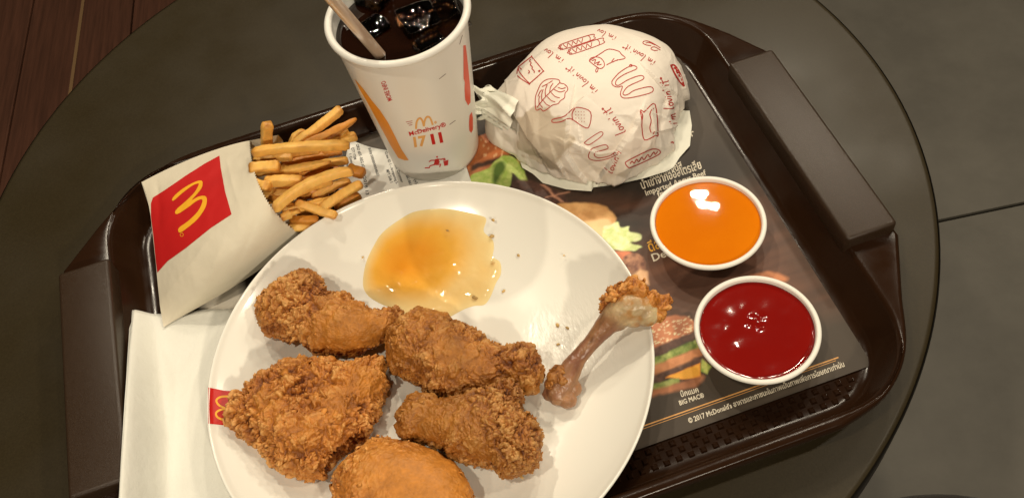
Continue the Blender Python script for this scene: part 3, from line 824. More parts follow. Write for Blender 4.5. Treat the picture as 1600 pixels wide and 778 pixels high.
displaced_crust(cr, .85, 131, [(1000, 470, 40, 7, .8)], 1.12, coarse=4.2, flakes=50, fsize=.9)
cr.parent = bone
gr = blobs('gristle', [(866, 590, 18, 4), (873, 582, 19, 4.2), (879, 594, 19, 3), (862, 602, 16, 3)], .5, 4)
displaced_crust(gr, .5, 151, [], .72, coarse=3, flakes=30, fsize=.7); gr.parent = bone

# crumbs on the plate
CL = ['upper of two elongated crumbs beside the top right of the orange sauce pool', 'lower of two elongated crumbs beside the right edge of the orange sauce pool', 'lone crumb on bare plate well to the right of the sauce pool', 'crumb below the sauce pool lobe, nearest it on bare plate',
      'left crumb of the pair lying beside the bone shaft', 'right crumb of the pair lying beside the bone shaft', 'single crumb just below the pair beside the bone', 'smallest pale crumb towards the upper right rim of the plate', 'largest reddish crumb at the lower right tip of the sauce film',
      'crumb in the thin upper part of the sauce film', 'crumb on bare plate just left of the sauce pool', 'crumb at the right tip of the sauce film', 'crumb on bare plate below the dark wing', 'crumb right beside the lower bone end']
i = 0
for u, v, s in [(770, 344, 1.6), (768, 369, 1.7), (810, 399, 1.4), (787, 455, 1.4), (871, 508, 1.6), (886, 512, 1.4), (872, 538, 1.2), (881, 399, .8), (742, 467, 2.2), (700, 362, 1.1), (567, 402, .9), (770, 413, 1.6), (815, 745, 1.7), (902, 598, 1.2)]:
    p = at(u, v, 6.5); zz = float(zplate(math.hypot(p.x - PC[0], p.y - PC[1]) / MM))
    p = at(u, v, zz + .5)
    bm = bmesh.new(); bmesh.ops.create_icosphere(bm, subdivisions=2, radius=s * .6 * MM, matrix=Matrix.Translation(p) @ Matrix.Rotation(rng.random() * 3, 4, 'Z') @ Matrix.Diagonal((1.3, .8, .7, 1)))
    me = bpy.data.meshes.new('crumb'); bm.to_mesh(me); bm.free()
    Pv = get_verts(me); set_verts(me, Pv + get_normals(me) * (.3 * s * vnoise(Pv / MM, 1.0, i + 3))[:, None] * MM)
    me.materials.append(M_crust); set_color(me, 'crust', np.tile(np.array([.56, .36, .13]) * (.7 + .5 * rng.random()), (len(Pv), 1)))
    o = bpy.data.objects.new('crumb', me); COL.objects.link(o)
    lab = CL[i]
    if 'film' in lab: o.location.z += .0012
    props(o, lab, 'crumb', 'breading crumbs on the plate')
    i += 1

# ------------------------------------------------------------------ napkin
def bil(cor, s, t):
    return (cor[0] * (1 - s) + cor[1] * s) * (1 - t) + (cor[2] * (1 - s) + cor[3] * s) * t
def grid_mesh(name, fn, ns, nt, mtl, parent=None, thick=0):
    V = [fn(i / ns, j / nt) for j in range(nt + 1) for i in range(ns + 1)]
    I = np.arange((ns + 1) * (nt + 1)).reshape(nt + 1, ns + 1)
    Fc = np.stack([I[:-1, :-1], I[:-1, 1:], I[1:, 1:], I[1:, :-1]], -1).reshape(-1, 4).tolist()
    o = new_mesh(name, V, Fc, mtl, parent)
    if thick:
        m = o.modifiers.new('solid', 'SOLIDIFY'); m.thickness = thick * MM; m.offset = -1
    return o
TLn, TRn, BLn, BRn = (at(207, 486, 9), at(520, 470, 1.9), at(181, 860, 31), at(500, 880, 1.9))
def nap(s, t):
    # left edge climbs the tray wall; the rest lies on the paper
    zl = 9 + 21 * min(1, t / .45)
    L_ = at(207 + (181 - 207) * t, 486 + (860 - 486) * t, zl); R_ = at(520 - 20 * t, 472 + 400 * t, 1.9)
    p = L_.lerp(R_, s)
    k = max(0, 1 - s / (.10 + .05 * t)); p.z = (1.9 + (zl - 1.9) * (k * k * (3 - 2 * k))) * MM
    q = np.array([[p.x / MM, p.y / MM, 0]])
    p.z += (.5 * float(fbm(q, 25, 41)[0]) + .45) * MM
    if t < .02: p += EY * (.6 * math.sin(s * 21)) * MM
    return p
napkin = grid_mesh('napkin', nap, 70, 80, M_napkin, None, .5)
ply = grid_mesh('lower_ply', lambda s, t: nap(s, t) + EX * (-1.3 + 1.2 * t) * MM + EY * 1.6 * MM - Vector((0, 0, .75 * MM)), 50, 50, M_napkin, None, .3)
ply.parent = napkin
props(napkin, 'plain white paper napkin under the left side of the plate', 'napkin')

# ------------------------------------------------------------------ till receipt
def rec(s, t):
    top = [(546, 218), (575, 229), (598, 234), (620, 236), (650, 234), (690, 236), (724, 246)]
    bot = [(520, 340), (560, 330), (600, 325), (640, 325), (680, 325), (720, 322), (748, 320)]
    a = smooth_poly(top, 6, False); b = smooth_poly(bot, 6, False)
    i = int(round(s * (len(a) - 1)))
    u = a[i][0] * (1 - t) + b[i][0] * t; v = a[i][1] * (1 - t) + b[i][1] * t
    z = 1.3 + 3.2 * max(0, 1 - s / .4) ** 2 + .2 * (1 - t)
    return at(u, v, z)
rc = grid_mesh('receipt', rec, 36, 12, M_thermal, None, .08)
props(rc, 'white till receipt with faint grey lines of text under cup and plate', 'receipt')
evaluated(rc)
RS = Surf([rc])
mb = MB()
for s_, p0, p1, sz in [('INV# 000000000048657', (575, 232), (589, 276), 6.0), ('ORD #55 -REG #7', (556, 226), (566, 262), 6.5), ('QTY ITEM', (549, 231), (553, 250), 6), ('MFY Side 1', (603, 266), (610, 286), 7), ('Crew ID 1 - Armpuring S.', (601, 238), (619, 288), 6), ('Kiosk Front Counter', (609, 238), (627, 286), 6),
                       ('7/2018 13', (566, 270), (572, 305), 7), ('0741861861', (630, 264), (640, 290), 6), ('(e)', (646, 281), (650, 288), 6), ('1 Combo', (545, 240), (549, 262), 6), ('1 Coke', (538, 246), (542, 262), 6)]:
    text(mb, s_, p0, p1, sz, RS, .08, True)
mb.build('lettering', M_black_ink, rc)

# ------------------------------------------------------------------ fries bag and fries
BG = [[(221, 285, 21), (280, 256, 25), (340, 233, 29), (390, 220, 31)],
      [(236, 345, 18), (295, 328, 31), (350, 302, 38), (396, 264, 41)],
      [(246, 440, 10), (300, 422, 26), (362, 378, 37), (420, 318, 40)],
      [(256, 511, 4), (310, 480, 6), (390, 432, 11), (470, 366, 16)]]
BGP = np.array([[tuple(at(*c)) for c in row] for row in BG])
def lag(t):
    k = [0, 1 / 3, 2 / 3, 1]; w = []
    for i in range(4):
        v = 1.0
        for j in range(4):
            if i != j: v *= (t - k[j]) / (k[i] - k[j])
        w.append(v)
    return np.array(w)
NS, NT = 90, 90
def serr(j, nt): return (0.006 if j % 2 else -.006)
ws = [lag(i / NS) for i in range(NS + 1)]
V = []
for j in range(NT + 1):
    wt = lag(j / NT)
    row = np.einsum('i,ijk->jk', wt, BGP)
    for i in range(NS + 1):
        V.append(ws[i] @ row)
V = np.array(V); Q = V / MM
edge = np.array([min(j, NT - j) / NT for j in range(NT + 1) for i in range(NS + 1)])
V[:, 2] += (.9 * fbm(Q, 26, 61) + .45 * fbm(Q, 9, 62)) * MM * sstep(0, .12, edge)
SS, TT = np.tile(np.arange(NS + 1) / NS, NT + 1), np.repeat(np.arange(NT + 1) / NT, NS + 1)
for (s0, t0, s1_, t1_, h_, w_) in ((0, .80, .55, .52, 1.1, .035), (.12, .0, .05, .45, -1.0, .03), (.30, 1.0, .62, .60, .9, .04), (.72, .05, .80, .55, .7, .03), (.55, .9, .95, .62, -.7, .03)):
    vx, vy = s1_ - s0, t1_ - t0; k_ = np.clip(((SS - s0) * vx + (TT - t0) * vy) / (vx * vx + vy * vy), 0, 1)
    V[:, 2] += h_ * MM * np.exp(-np.hypot(SS - s0 - k_ * vx, TT - t0 - k_ * vy) / w_) * np.sin(np.pi * np.clip(k_, .02, .98)) * sstep(0, .10, edge)
I = np.arange((NS + 1) * (NT + 1)).reshape(NT + 1, NS + 1)
for j in range(NT + 1):                                  # pinked edge of the opening
    d = V[I[j, NS]] - V[I[j, NS - 3]]; V[I[j, NS]] += d / np.linalg.norm(d) * (.5 if j % 2 else -.5) * MM
Fc = np.stack([I[:-1, :-1], I[1:, :-1], I[1:, 1:], I[:-1, 1:]], -1).reshape(-1, 4).tolist()
bag = empty('fries_bag'); props(bag, 'white paper fries bag with red square and yellow arches, open end to the right', 'paper bag')
front = new_mesh('front_sheet', V, Fc, M_bag, bag)
B0 = V[I[0, :]]; B1 = V[I[NT, :]]
VB = []
for j in range(31):
    t = j / 30
    for i in range(NS + 13):
        ii = min(i, NS); p = B0[ii] * (1 - t) + B1[ii] * t
        if i > NS:
            d = (B0[NS] - B0[NS - 8]) * (1 - t) + (B1[NS] - B1[NS - 8]) * t; p = p + d / np.linalg.norm(d) * (i - NS) * 1.6 * (1 - t * .5) * MM
            if i == NS + 12: p = p + d / np.linalg.norm(d) * (.5 if j % 2 else -.5) * MM
        sag = min(1, 4 * t * (1 - t)) * .9
        p = p.copy(); p[2] = max(p[2] * (1 - sag) + 2.2 * MM * sag, 2.0 * MM)
        VB.append(p)
I2 = np.arange(31 * (NS + 13)).reshape(31, NS + 13)
back = new_mesh('back_sheet', VB, np.stack([I2[:-1, :-1], I2[:-1, 1:], I2[1:, 1:], I2[1:, :-1]], -1).reshape(-1, 4).tolist(), M_bag, bag)
BS = Surf([front])
mb = MB(); fill(mb, [(236, 318), (239, 309), (258, 297), (290, 275), (320, 256), (343, 243.5), (345, 262), (352, 300), (362, 335), (330, 356), (290, 388), (262, 408), (246, 426), (244, 410), (240, 370), (236, 338)], BS, .12, 3.5)
sq = mb.build('red_square', M_redp, bag, True)
mb = MB()
ZB = lambda pts: [(90 + x / 2.594, 180 + y / 2.594) for x, y in pts]
fill(mb, ZB(smooth_poly([(468, 335), (500, 305), (540, 280), (575, 266), (588, 272), (585, 295), (565, 322), (545, 345), (570, 332), (595, 328), (606, 340), (600, 375), (570, 420), (530, 455), (497, 477), (492, 458), (530, 430), (570, 390), (588, 352), (582, 342), (560, 352), (525, 378), (485, 402), (480, 386), (520, 350), (555, 315), (572, 285), (570, 278), (545, 288), (505, 318), (470, 348)], 3)), BS, .24, 2.5)
stroke(mb, [(284.5 + 2.6 * math.cos(a), 367 + 2.6 * math.sin(a)) for a in np.linspace(0, 6.28, 14)], .7, BS, .24)
mb.build('printed_arches', M_yellow, sq, True)

FZ = lambda x, y: (380 + x / 3.89, 160 + y / 3.89)
FR = [  # zoomed ends, heights above the tray floor, width mm, label
    ((150, 108), (150, 262), 50, 34, 7.4, 'short upright fry stub at the back corner of the fries bag'),
    ((55, 305), (645, 262), 43, 40, 6.4, 'longest pale fry lying straight across the top of the pile'),
    ((300, 268), (598, 40), 30, 36, 6.4, 'fry reaching furthest towards the back of the tray'),
    ((370, 262), (688, 100), 32, 32, 6.0, 'fry beside the furthest-back one, slightly lower with a pointed dark tip'),
    ((520, 270), (690, 205), 23, 22, 6.4, 'pale fry lowest among the three pointing at the cup'),
    ((290, 270), (378, 172), 25, 28, 5.4, 'short fry tucked behind the furthest-back fry'),
    ((40, 405), (222, 388), 40, 40, 7.6, 'blunt pale fry end just out of the bag, below the longest fry'),
    ((170, 440), (532, 362), 32, 34, 5.6, 'tapering fry with a thin white crusted tip in the middle of the pile'),
    ((130, 490), (362, 478), 36, 37, 7.2, 'thick fry under the tapering one, its cut end facing right'),
    ((70, 490), (168, 512), 38, 38, 7.4, 'stubby fry end at the serrated bag edge'),
    ((120, 560), (395, 520), 31, 29, 6.8, 'orange fry crossing below the stubby end'),
    ((185, 650), (665, 415), 39, 36, 6.8, 'long bent fry running diagonally over the front of the pile'),
    ((640, 400), (735, 432), 25, 24, 7.2, 'rounded brown fry end beside the receipt text'),
    ((420, 590), (655, 480), 24, 24, 5.2, 'thin fry in the gap under the diagonal one'),
    ((470, 650), (722, 492), 27, 26, 6.2, 'straight fry next to the plate rim, pointing at the receipt'),
    ((320, 610), (570, 690), 31, 25, 5.8, 'pale fry sloping down behind the plate rim'),
    ((230, 705), (345, 660), 34, 32, 5.4, 'short fry with a sharp tip at the front bag edge'),
    ((280, 712), (460, 715), 24, 22, 5.6, 'brown fry low at the front below the sharp tipped one'),
    ((270, 762), (420, 752), 20, 20, 5.4, 'fry end nearest the front corner of the bag opening'),
    ((350, 490), (545, 392), 24, 24, 5.6, 'dark shaded fry under the thin white tipped one'),
    ((560, 650), (710, 565), 17, 16, 5.6, 'dark fry at the bottom of the pile against the plate'),
    ((60, 350), (300, 335), 32, 32, 5.0, 'thin fry mostly hidden beneath the longest one'),
    ((230, 385), (520, 318), 26, 25, 5.4, 'amber fry between the longest and the tapering fry'),
    ((330, 580), (520, 560), 22, 21, 5.6, 'deep amber fry seen under the diagonal one'),
    ((120, 600), (300, 590), 22, 22, 6.0, 'dark amber fry low at the bag mouth'),
    ((200, 320), (470, 300), 29, 27, 6.0, 'amber fry directly under the longest pale one'),
    ((300, 440), (600, 420), 19, 18, 6.4, 'dark amber fry deep in the gap above the diagonal one'),
    ((250, 330), (560, 300), 20, 19, 6.4, 'dark fry lowest at the back of the pile'),
    ((260, 540), (560, 520), 16, 15, 6.4, 'dark fry lowest in the middle of the pile'),
    ((330, 690), (520, 640), 15, 14, 6.4, 'dark fry lowest by the plate rim'),
    ((70, 430), (330, 420), 34, 32, 5.6, 'thin pale fry lying between the blunt end and the thick one'),
    ((350, 400), (640, 350), 30, 26, 5.4, 'thin pale fry under the white tipped one, reaching towards the receipt'),
    ((250, 600), (540, 480), 34, 32, 5.4, 'thin pale fry alongside the long diagonal one on its upper side'),
    ((240, 670), (560, 590), 30, 26, 5.4, 'thin pale fry alongside the long diagonal one on its lower side'),
    ((400, 300), (640, 170), 24, 25, 5.2, 'thin pale fry squeezed between the back fries'),
    ((160, 570), (330, 640), 30, 28, 5.4, 'short amber fry crossing under the lower diagonal ones'),
    ((480, 320), (600, 300), 26, 24, 5.6, 'small amber fry tip just behind the tip of the longest one'),
]
for i, (a, b, za, zb_, w, lab) in enumerate(FR):
    A = at(*FZ(*a), za); B = at(*FZ(*b), zb_)
    if i == 0: A = at(*FZ(150, 128), 50); B = at(*FZ(150, 300), 26)
    w *= .88
    ax = (B - A); Ln = ax.length; ax.normalize()
    up = Vector((0, 0, 1)) if abs(ax.z) < .8 else Vector((0, 1, 0))
    sd = ax.cross(up).normalized(); up = sd.cross(ax)
    roll = (rng.random() - .5) * .9; sd.rotate(Matrix.Rotation(roll, 3, ax)); up.rotate(Matrix.Rotation(roll, 3, ax))
    n = 26; m = 20; V = []; bend = (rng.random() - .5) * 2.4; bend2 = (rng.random() - .2) * 2
    if i == 11: bend2 = 4.0
    if i == 1: bend2 = 2.5
    tw = (rng.random() - .5) * .5
    for k in range(n + 1):
        t = k / n; c = A.lerp(B, t) + (sd * bend + up * bend2) * (4 * t * (1 - t)) * MM
        e = min(t, 1 - t) * Ln / MM
        tip = .86 + .14 * min(1, e / 2.0) if not (i in (3, 7, 16) and t > .5) else .35 + .65 * min(1, e / 12)
        if k in (0, n): tip *= .72
        for j in range(m):
            an = 2 * math.pi * (j + .5) / m + tw * t
            ca, sa = math.cos(an), math.sin(an); pw = .42
            x = math.copysign(abs(ca) ** pw, ca); y = math.copysign(abs(sa) ** pw, sa)
            V.append(c + (sd * x * .98 + up * y * .9) * w / 2 * tip * MM)
    V.append(A.copy()); V.append(B.copy())
    Fc = [(k * m + j, k * m + (j + 1) % m, (k + 1) * m + (j + 1) % m, (k + 1) * m + j) for k in range(n) for j in range(m)]
    Fc += [((j + 1) % m, j, (n + 1) * m) for j in range(m)] + [(n * m + j, n * m + (j + 1) % m, (n + 1) * m + 1) for j in range(m)]
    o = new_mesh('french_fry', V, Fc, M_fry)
    P = get_verts(o.data); Nn = get_normals(o.data); Q = P / MM
    set_verts(o.data, P + Nn * (.55 * fbm(Q + i * 37, 6, 71) + .22 * vnoise(Q, 1.6, 72))[:, None] * MM)
    tt = np.r_[np.repeat(np.linspace(0, 1, n + 1), m), [0, 1]]
    ang = np.r_[np.tile(2 * np.pi * (np.arange(m) + .5) / m, n + 1), [0, 0]]
    cor = np.abs(np.cos(2 * ang)) ** 3 * 0 + (np.abs(np.sin(2 * ang)) ** 6)
    k = np.clip(.35 + .35 * fbm(Q + i * 9, 7, 73) + .35 * cor * np.clip(.5 + vnoise(Q, 3, 74), 0, 1) + .35 * np.exp(-np.minimum(tt, 1 - tt) * Ln / MM / 2), 0, 1)[:, None]
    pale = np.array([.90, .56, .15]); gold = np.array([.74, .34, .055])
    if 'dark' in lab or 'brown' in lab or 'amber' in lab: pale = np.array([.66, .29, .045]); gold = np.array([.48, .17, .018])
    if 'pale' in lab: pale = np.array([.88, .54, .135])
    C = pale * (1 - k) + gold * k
    end = np.minimum(tt, 1 - tt) * Ln / MM
    br = np.clip(1.1 * np.exp(-end / 1.6) * (.5 + vnoise(Q, 2.5, 75 + i)) + .55 * cor * np.clip(vnoise(Q + i, 4, 76) * 2 - .35, 0, 1) + .8 * np.clip(fbm(Q + i * 5, 5, 78) * 2.4 - 1.0, 0, 1), 0, .85)[:, None]
    C = C * (1 - br) + np.array([.36, .125, .018]) * br
    C = C * (1 + .14 * vnoise(Q, 1.2, 79)[:, None])
    set_color(o.data, 'fry', np.clip(C, 0, 1))
    props(o, lab, 'french fry', 'french fries spilling from the paper bag')

# ------------------------------------------------------------------ drink cup
CC_ = (-.0342, .0882); HC = .1126
wall = [(.0245, .006), (.0262, .0062), (.0268, .0014), (.0276, .0012), (.0280, .004)]
for k in range(1, 15):
    t = k / 14; wall.append((.0280 + (.0372 - .0280) * t, .004 + (.1075 - .004) * t))
rim_c, rim_z, rr = .03785, .1098, .0021
wall += [(rim_c + rr * math.cos(a), rim_z + rr * math.sin(a)) for a in np.linspace(-1.9, 3.6, 14)]
wall += [(.0361, .104), (.0350, .092), (.0270, .010), (0, .008)]
cup = empty('drink_cup'); props(cup, 'tall white paper drink cup with delivery logo, open top, on the receipt', 'paper cup')
cw = lathe('cup_wall', wall, CC_, M_cup, cup, 160)
CS = Surf([cw])
KZ = lambda x, y: (480 + x / 2.683, y / 2.683)
KK = lambda pts: [KZ(*p) for p in pts]
mb = MB(); text(mb, 'MORE INFO', KZ(357, 421), KZ(327, 338), 10.5, CS, .12, True); mb.build('lettering', M_red, cup)
mb = MB(); text(mb, 'McDelivery®', KZ(428, 571), KZ(583, 530), 9.6, CS, .14, True); mb.build('lettering', M_red, cup)
mb = MB(); text(mb, '17', KZ(440, 617), KZ(503, 607), 21, CS, .14, .045); mb.build('lettering', M_tan, cup)
mb = MB(); text(mb, '11', KZ(514, 606), KZ(570, 594), 21, CS, .14, .055); mb.build('lettering', M_red, cup)
mb = MB()
stroke(mb, KK(smooth_poly([(456, 541), (458, 515), (466, 499), (476, 497), (484, 510), (489, 530)], 4, False)), 3.0, CS, .14, step=1.5)
stroke(mb, KK(smooth_poly([(489, 530), (492, 508), (500, 492), (511, 491), (519, 503), (526, 524)], 4, False)), 3.0, CS, .16, step=1.5)
stroke(mb, KK([(533, 513), (538, 509), (542, 513), (538, 518), (533, 513)]), 1.6, CS, .14)
mb.build('printed_arches', M_tan, cup, True)
mb = MB()
for a, b in (((414, 512), (441, 507)), ((420, 519), (441, 515)), ((426, 526), (441, 523))): stroke(mb, KK([a, b]), .8, CS, .14)
stroke(mb, KK([(454, 552), (535, 536)]), .8, CS, .14)
mb.build('speed_lines', M_print, cup)
mb = MB(); stroke(mb, KK([(553, 332), (581, 310)]), .7, CS, .14); stroke(mb, KK([(596, 523), (621, 505)]), .7, CS, .14); stroke(mb, KK([(638, 188), (646, 160), (650, 148)]), .7, CS, .14)
mb.build('printed_dash', mat('brown_ink', (.10, .03, .02), .5), cup)
mb = MB()
fill(mb, KK([(536, 668), (549, 664), (556, 680), (545, 693), (530, 690)]), CS, .14, 1.5)
fill(mb, KK([(570, 676), (592, 670), (590, 692), (575, 696)]), CS, .14, 1.5)
fill(mb, KK([(540, 655), (547, 654), (548, 660), (542, 662)]), CS, .14, 1.5)
for l in ([(540, 672), (520, 672), (510, 678)], [(548, 668), (562, 668), (578, 664)], [(535, 690), (515, 695), (512, 703), (493, 704)], [(545, 690), (560, 688), (555, 700)], [(570, 672), (580, 668)]): stroke(mb, KK(l), 1.6, CS, .15, step=1.5)
mb.build('runner_symbol', M_red, cup)
mb = MB(); fill(mb, KK([(198, 330), (235, 372), (270, 420), (305, 462), (340, 515), (368, 570), (395, 625), (426, 672), (408, 672), (382, 662), (350, 610), (315, 545), (280, 480), (250, 425), (222, 378)]), CS, .12, 2.5)
mb.build('orange_stripe', M_orange, cup, True)
mb = MB(); fill(mb, KK([(654, 192), (664, 190), (670, 240), (676, 300), (684, 380), (684, 430), (674, 443), (662, 420), (659, 380), (660, 345), (655, 330)]), CS, .12, 1.6)
fill(mb, KK([(680, 485), (690, 470), (694, 495), (694, 545), (687, 558), (679, 548), (678, 515)]), CS, .12, 1.6)
mb.build('red_stripe', M_redor, cup, True)
ZL = .1005; RL = .03565
cola_n = 60
V = []; 
for i in range(14):
    r = RL * i / 13
    for j in range(96):
        a = 2 * math.pi * j / 96
        z = ZL + .0009 * max(0, (i - 11) / 2) ** 2 + .0007 * float(vnoise(np.array([[r * math.cos(a) / MM, r * math.sin(a) / MM, 0]]), 11, 77)[0]) * (1 - i / 13)
        V.append((CC_[0] + r * math.cos(a), CC_[1] + r * math.sin(a), z))
V += [(CC_[0] + .0285 * math.cos(2 * math.pi * j / 96), CC_[1] + .0285 * math.sin(2 * math.pi * j / 96), .0125) for j in range(96)]
Fc = [(i * 96 + j, i * 96 + (j + 1) % 96, (i + 1) * 96 + (j + 1) % 96, (i + 1) * 96 + j) for i in range(14) for j in range(96)]
cola = new_mesh('cola', V, Fc, M_cola)
props(cola, 'dark brown cola filling the paper cup almost to its rim', 'drink')
def ice(u, v, z, size, rot, lab):
    bm = bmesh.new(); bmesh.ops.create_cube(bm, size=1)
    bmesh.ops.bevel(bm, geom=bm.edges[:], offset=.14, segments=3, affect='EDGES', profile=.6)
    bmesh.ops.subdivide_edges(bm, edges=bm.edges[:], cuts=2, use_grid_fill=True)
    me = bpy.data.meshes.new('ice_cube'); bm.to_mesh(me); bm.free()
    Pv = get_verts(me); Pv = Pv + .06 * np.c_[vnoise(Pv + u, .6, 1), vnoise(Pv + u, .6, 2), vnoise(Pv + u, .6, 3)]
    R_ = np.array(Matrix.Rotation(rot[0], 3, 'X') @ Matrix.Rotation(rot[1], 3, 'Y') @ Matrix.Rotation(rot[2], 3, 'Z'))
    c = at(u, v, z)
    set_verts(me, (Pv * np.array(size) * MM) @ R_.T + np.array(c))
    me.polygons.foreach_set('use_smooth', [True] * len(me.polygons))
    me.materials.append(M_ice)
    o = bpy.data.objects.new('ice_cube', me); COL.objects.link(o)
    props(o, lab, 'ice cube', 'ice cubes floating in the cola')
ice(655, 40, 98.5, (21, 20, 17), (.1, .15, .25), 'largest ice cube in the cola, right of centre')
ice(588, 0, 99, (20, 18, 14), (-.15, .1, .9), 'ice cube at the back left of the cola behind the straw')
ice(706, 22, 98, (12, 16, 18), (.2, -.3, .2), 'narrow ice cube against the right inner wall of the cup')
ice(585, 55, 96, (19, 15, 14), (.1, -.1, .5), 'sunken ice cube right beside the straw')
ice(672, 78, 96.2, (17, 9, 14), (.0, .1, .45), 'sunken ice sliver at the front inner wall of the cup')
# straw
S0 = at(603, 97, 92); S1 = at(466, -62, 190)
ax = (S1 - S0); Ln = ax.length; ax.normalize(); sd = ax.cross(Vector((0, 1, 0))).normalized(); up = sd.cross(ax)
V = []; n = 40; m = 28
for k in range(n + 1):
    for j in range(m):
        a = 2 * math.pi * j / m
        V.append(S0 + ax * Ln * k / n + (sd * math.cos(a) + up * math.sin(a)) * .0031)
for k in range(n + 1):
    for j in range(m):
        a = 2 * math.pi * j / m
        V.append(S0 + ax * Ln * k / n + (sd * math.cos(a) + up * math.sin(a)) * .0028)
o1 = (n + 1) * m
Fc = [(k * m + j, k * m + (j + 1) % m, (k + 1) * m + (j + 1) % m, (k + 1) * m + j) for k in range(n) for j in range(m)]
Fc += [tuple(i + o1 for i in reversed(f)) for f in Fc]
Fc += [(n * m + j, n * m + (j + 1) % m, o1 + n * m + (j + 1) % m, o1 + n * m + j) for j in range(m)] + [((j + 1) % m, j, o1 + j, o1 + (j + 1) % m) for j in range(m)]
straw = new_mesh('straw', V, Fc, M_straw)
props(straw, 'translucent beige plastic straw leaning out of the cola', 'straw')

# ------------------------------------------------------------------ wrapped burger
BC = np.array([.0685, .0835]); BR = 54.0; BH = 55.0
NA, NR = 480, 200
A_ = np.linspace(0, 2 * np.pi, NA, endpoint=False)
V = []
RA = BR * (1 + .03 * np.sin(2 * A_ + 1) + .025 * np.sin(3 * A_ + .4) + .012 * np.sin(7 * A_) - .07 * np.exp(-((A_ - .75) / .5) ** 2))
left = np.exp(-((np.angle(np.exp(1j * (A_ - math.radians(178)))) / .42) ** 2))
ss = np.linspace(0, 1, NR)
for s in ss:
    a = s * math.radians(104)
    rr_ = max(0, math.sin(min(a, math.pi / 2))) ** .80
    zz = max(0, math.cos(min(a, math.pi / 2))) ** .74
    if a > math.pi / 2: rr_ = 1 - .10 * (a - math.pi / 2) / math.radians(14)
    z0 = 6 * (1 - max(0, a - math.pi / 2) / math.radians(14)) if a > math.pi / 2 else 6 + (BH - 6) * zz
    ext = 17 * left * (1 - np.clip((z0 - 20) / 30, 0, 1)) * s ** 2
    R_ = RA * rr_ + ext
    V.append(np.c_[BC[0] / MM + R_ * np.cos(A_), BC[1] / MM + R_ * np.sin(A_), np.full(NA, z0)])
V = np.concatenate(V)
side = np.repeat(sstep(.35, .85, ss), NA)
front_w = np.tile(.45 + .55 * np.clip(-np.sin(A_), 0, 1), NR)
crs = 0
r2 = np.random.default_rng(5)
UV = np.c_[(np.repeat(ss, NA) + .02) * np.cos(np.tile(A_, NR)), (np.repeat(ss, NA) + .02) * np.sin(np.tile(A_, NR))]
def facets(npts, seed):
    # crumpled paper: random heights joined by flat triangles with straight creases between them
    g = np.random.default_rng(seed)
    r = np.sqrt(g.random(npts)) * 1.0; t = g.random(npts) * 2 * np.pi
    pts = np.r_[np.c_[r * np.cos(t), r * np.sin(t)], np.c_[1.3 * np.cos(np.linspace(0, 6.1, 24)), 1.3 * np.sin(np.linspace(0, 6.1, 24))]]
    res = delaunay_2d_cdt([Vector(p) for p in pts], [], [], 0, 1e-6)
    Q = np.array([tuple(p) for p in res[0]]); h = g.random(len(Q)) * 2 - 1
    out = np.zeros(len(UV))
    for tr in res[2]:
        p, q, w = Q[tr[0]], Q[tr[1]], Q[tr[2]]
        lo, hi = np.minimum(np.minimum(p, q), w), np.maximum(np.maximum(p, q), w)
        i = np.nonzero((UV[:, 0] >= lo[0]) & (UV[:, 0] <= hi[0]) & (UV[:, 1] >= lo[1]) & (UV[:, 1] <= hi[1]))[0]
        if not len(i): continue
        det = (q[1] - w[1]) * (p[0] - w[0]) + (w[0] - q[0]) * (p[1] - w[1])
        if abs(det) < 1e-12: continue
        a = ((q[1] - w[1]) * (UV[i, 0] - w[0]) + (w[0] - q[0]) * (UV[i, 1] - w[1])) / det
        b = ((w[1] - p[1]) * (UV[i, 0] - w[0]) + (p[0] - w[0]) * (UV[i, 1] - w[1])) / det
        c = 1 - a - b; m = (a >= -1e-6) & (b >= -1e-6) & (c >= -1e-6)
        out[i[m]] = (a * h[tr[0]] + b * h[tr[1]] + c * h[tr[2]])[m]
    return out
crs = facets(40, 3) * 4.2 + facets(150, 4) * 2.2 + facets(600, 5) * .7
amp = (.20 + 1.0 * side * front_w * 1.1)
ob = new_mesh('tmp', V * MM, [(i * NA + j, (i + 1) * NA + j, (i + 1) * NA + (j + 1) % NA, i * NA + (j + 1) % NA) for i in range(NR - 1) for j in range(NA)], M_wrap)
Nn = get_normals(ob.data)
V2 = V + Nn * (crs * amp + .25 * fbm(V, 14, 401))[:, None]
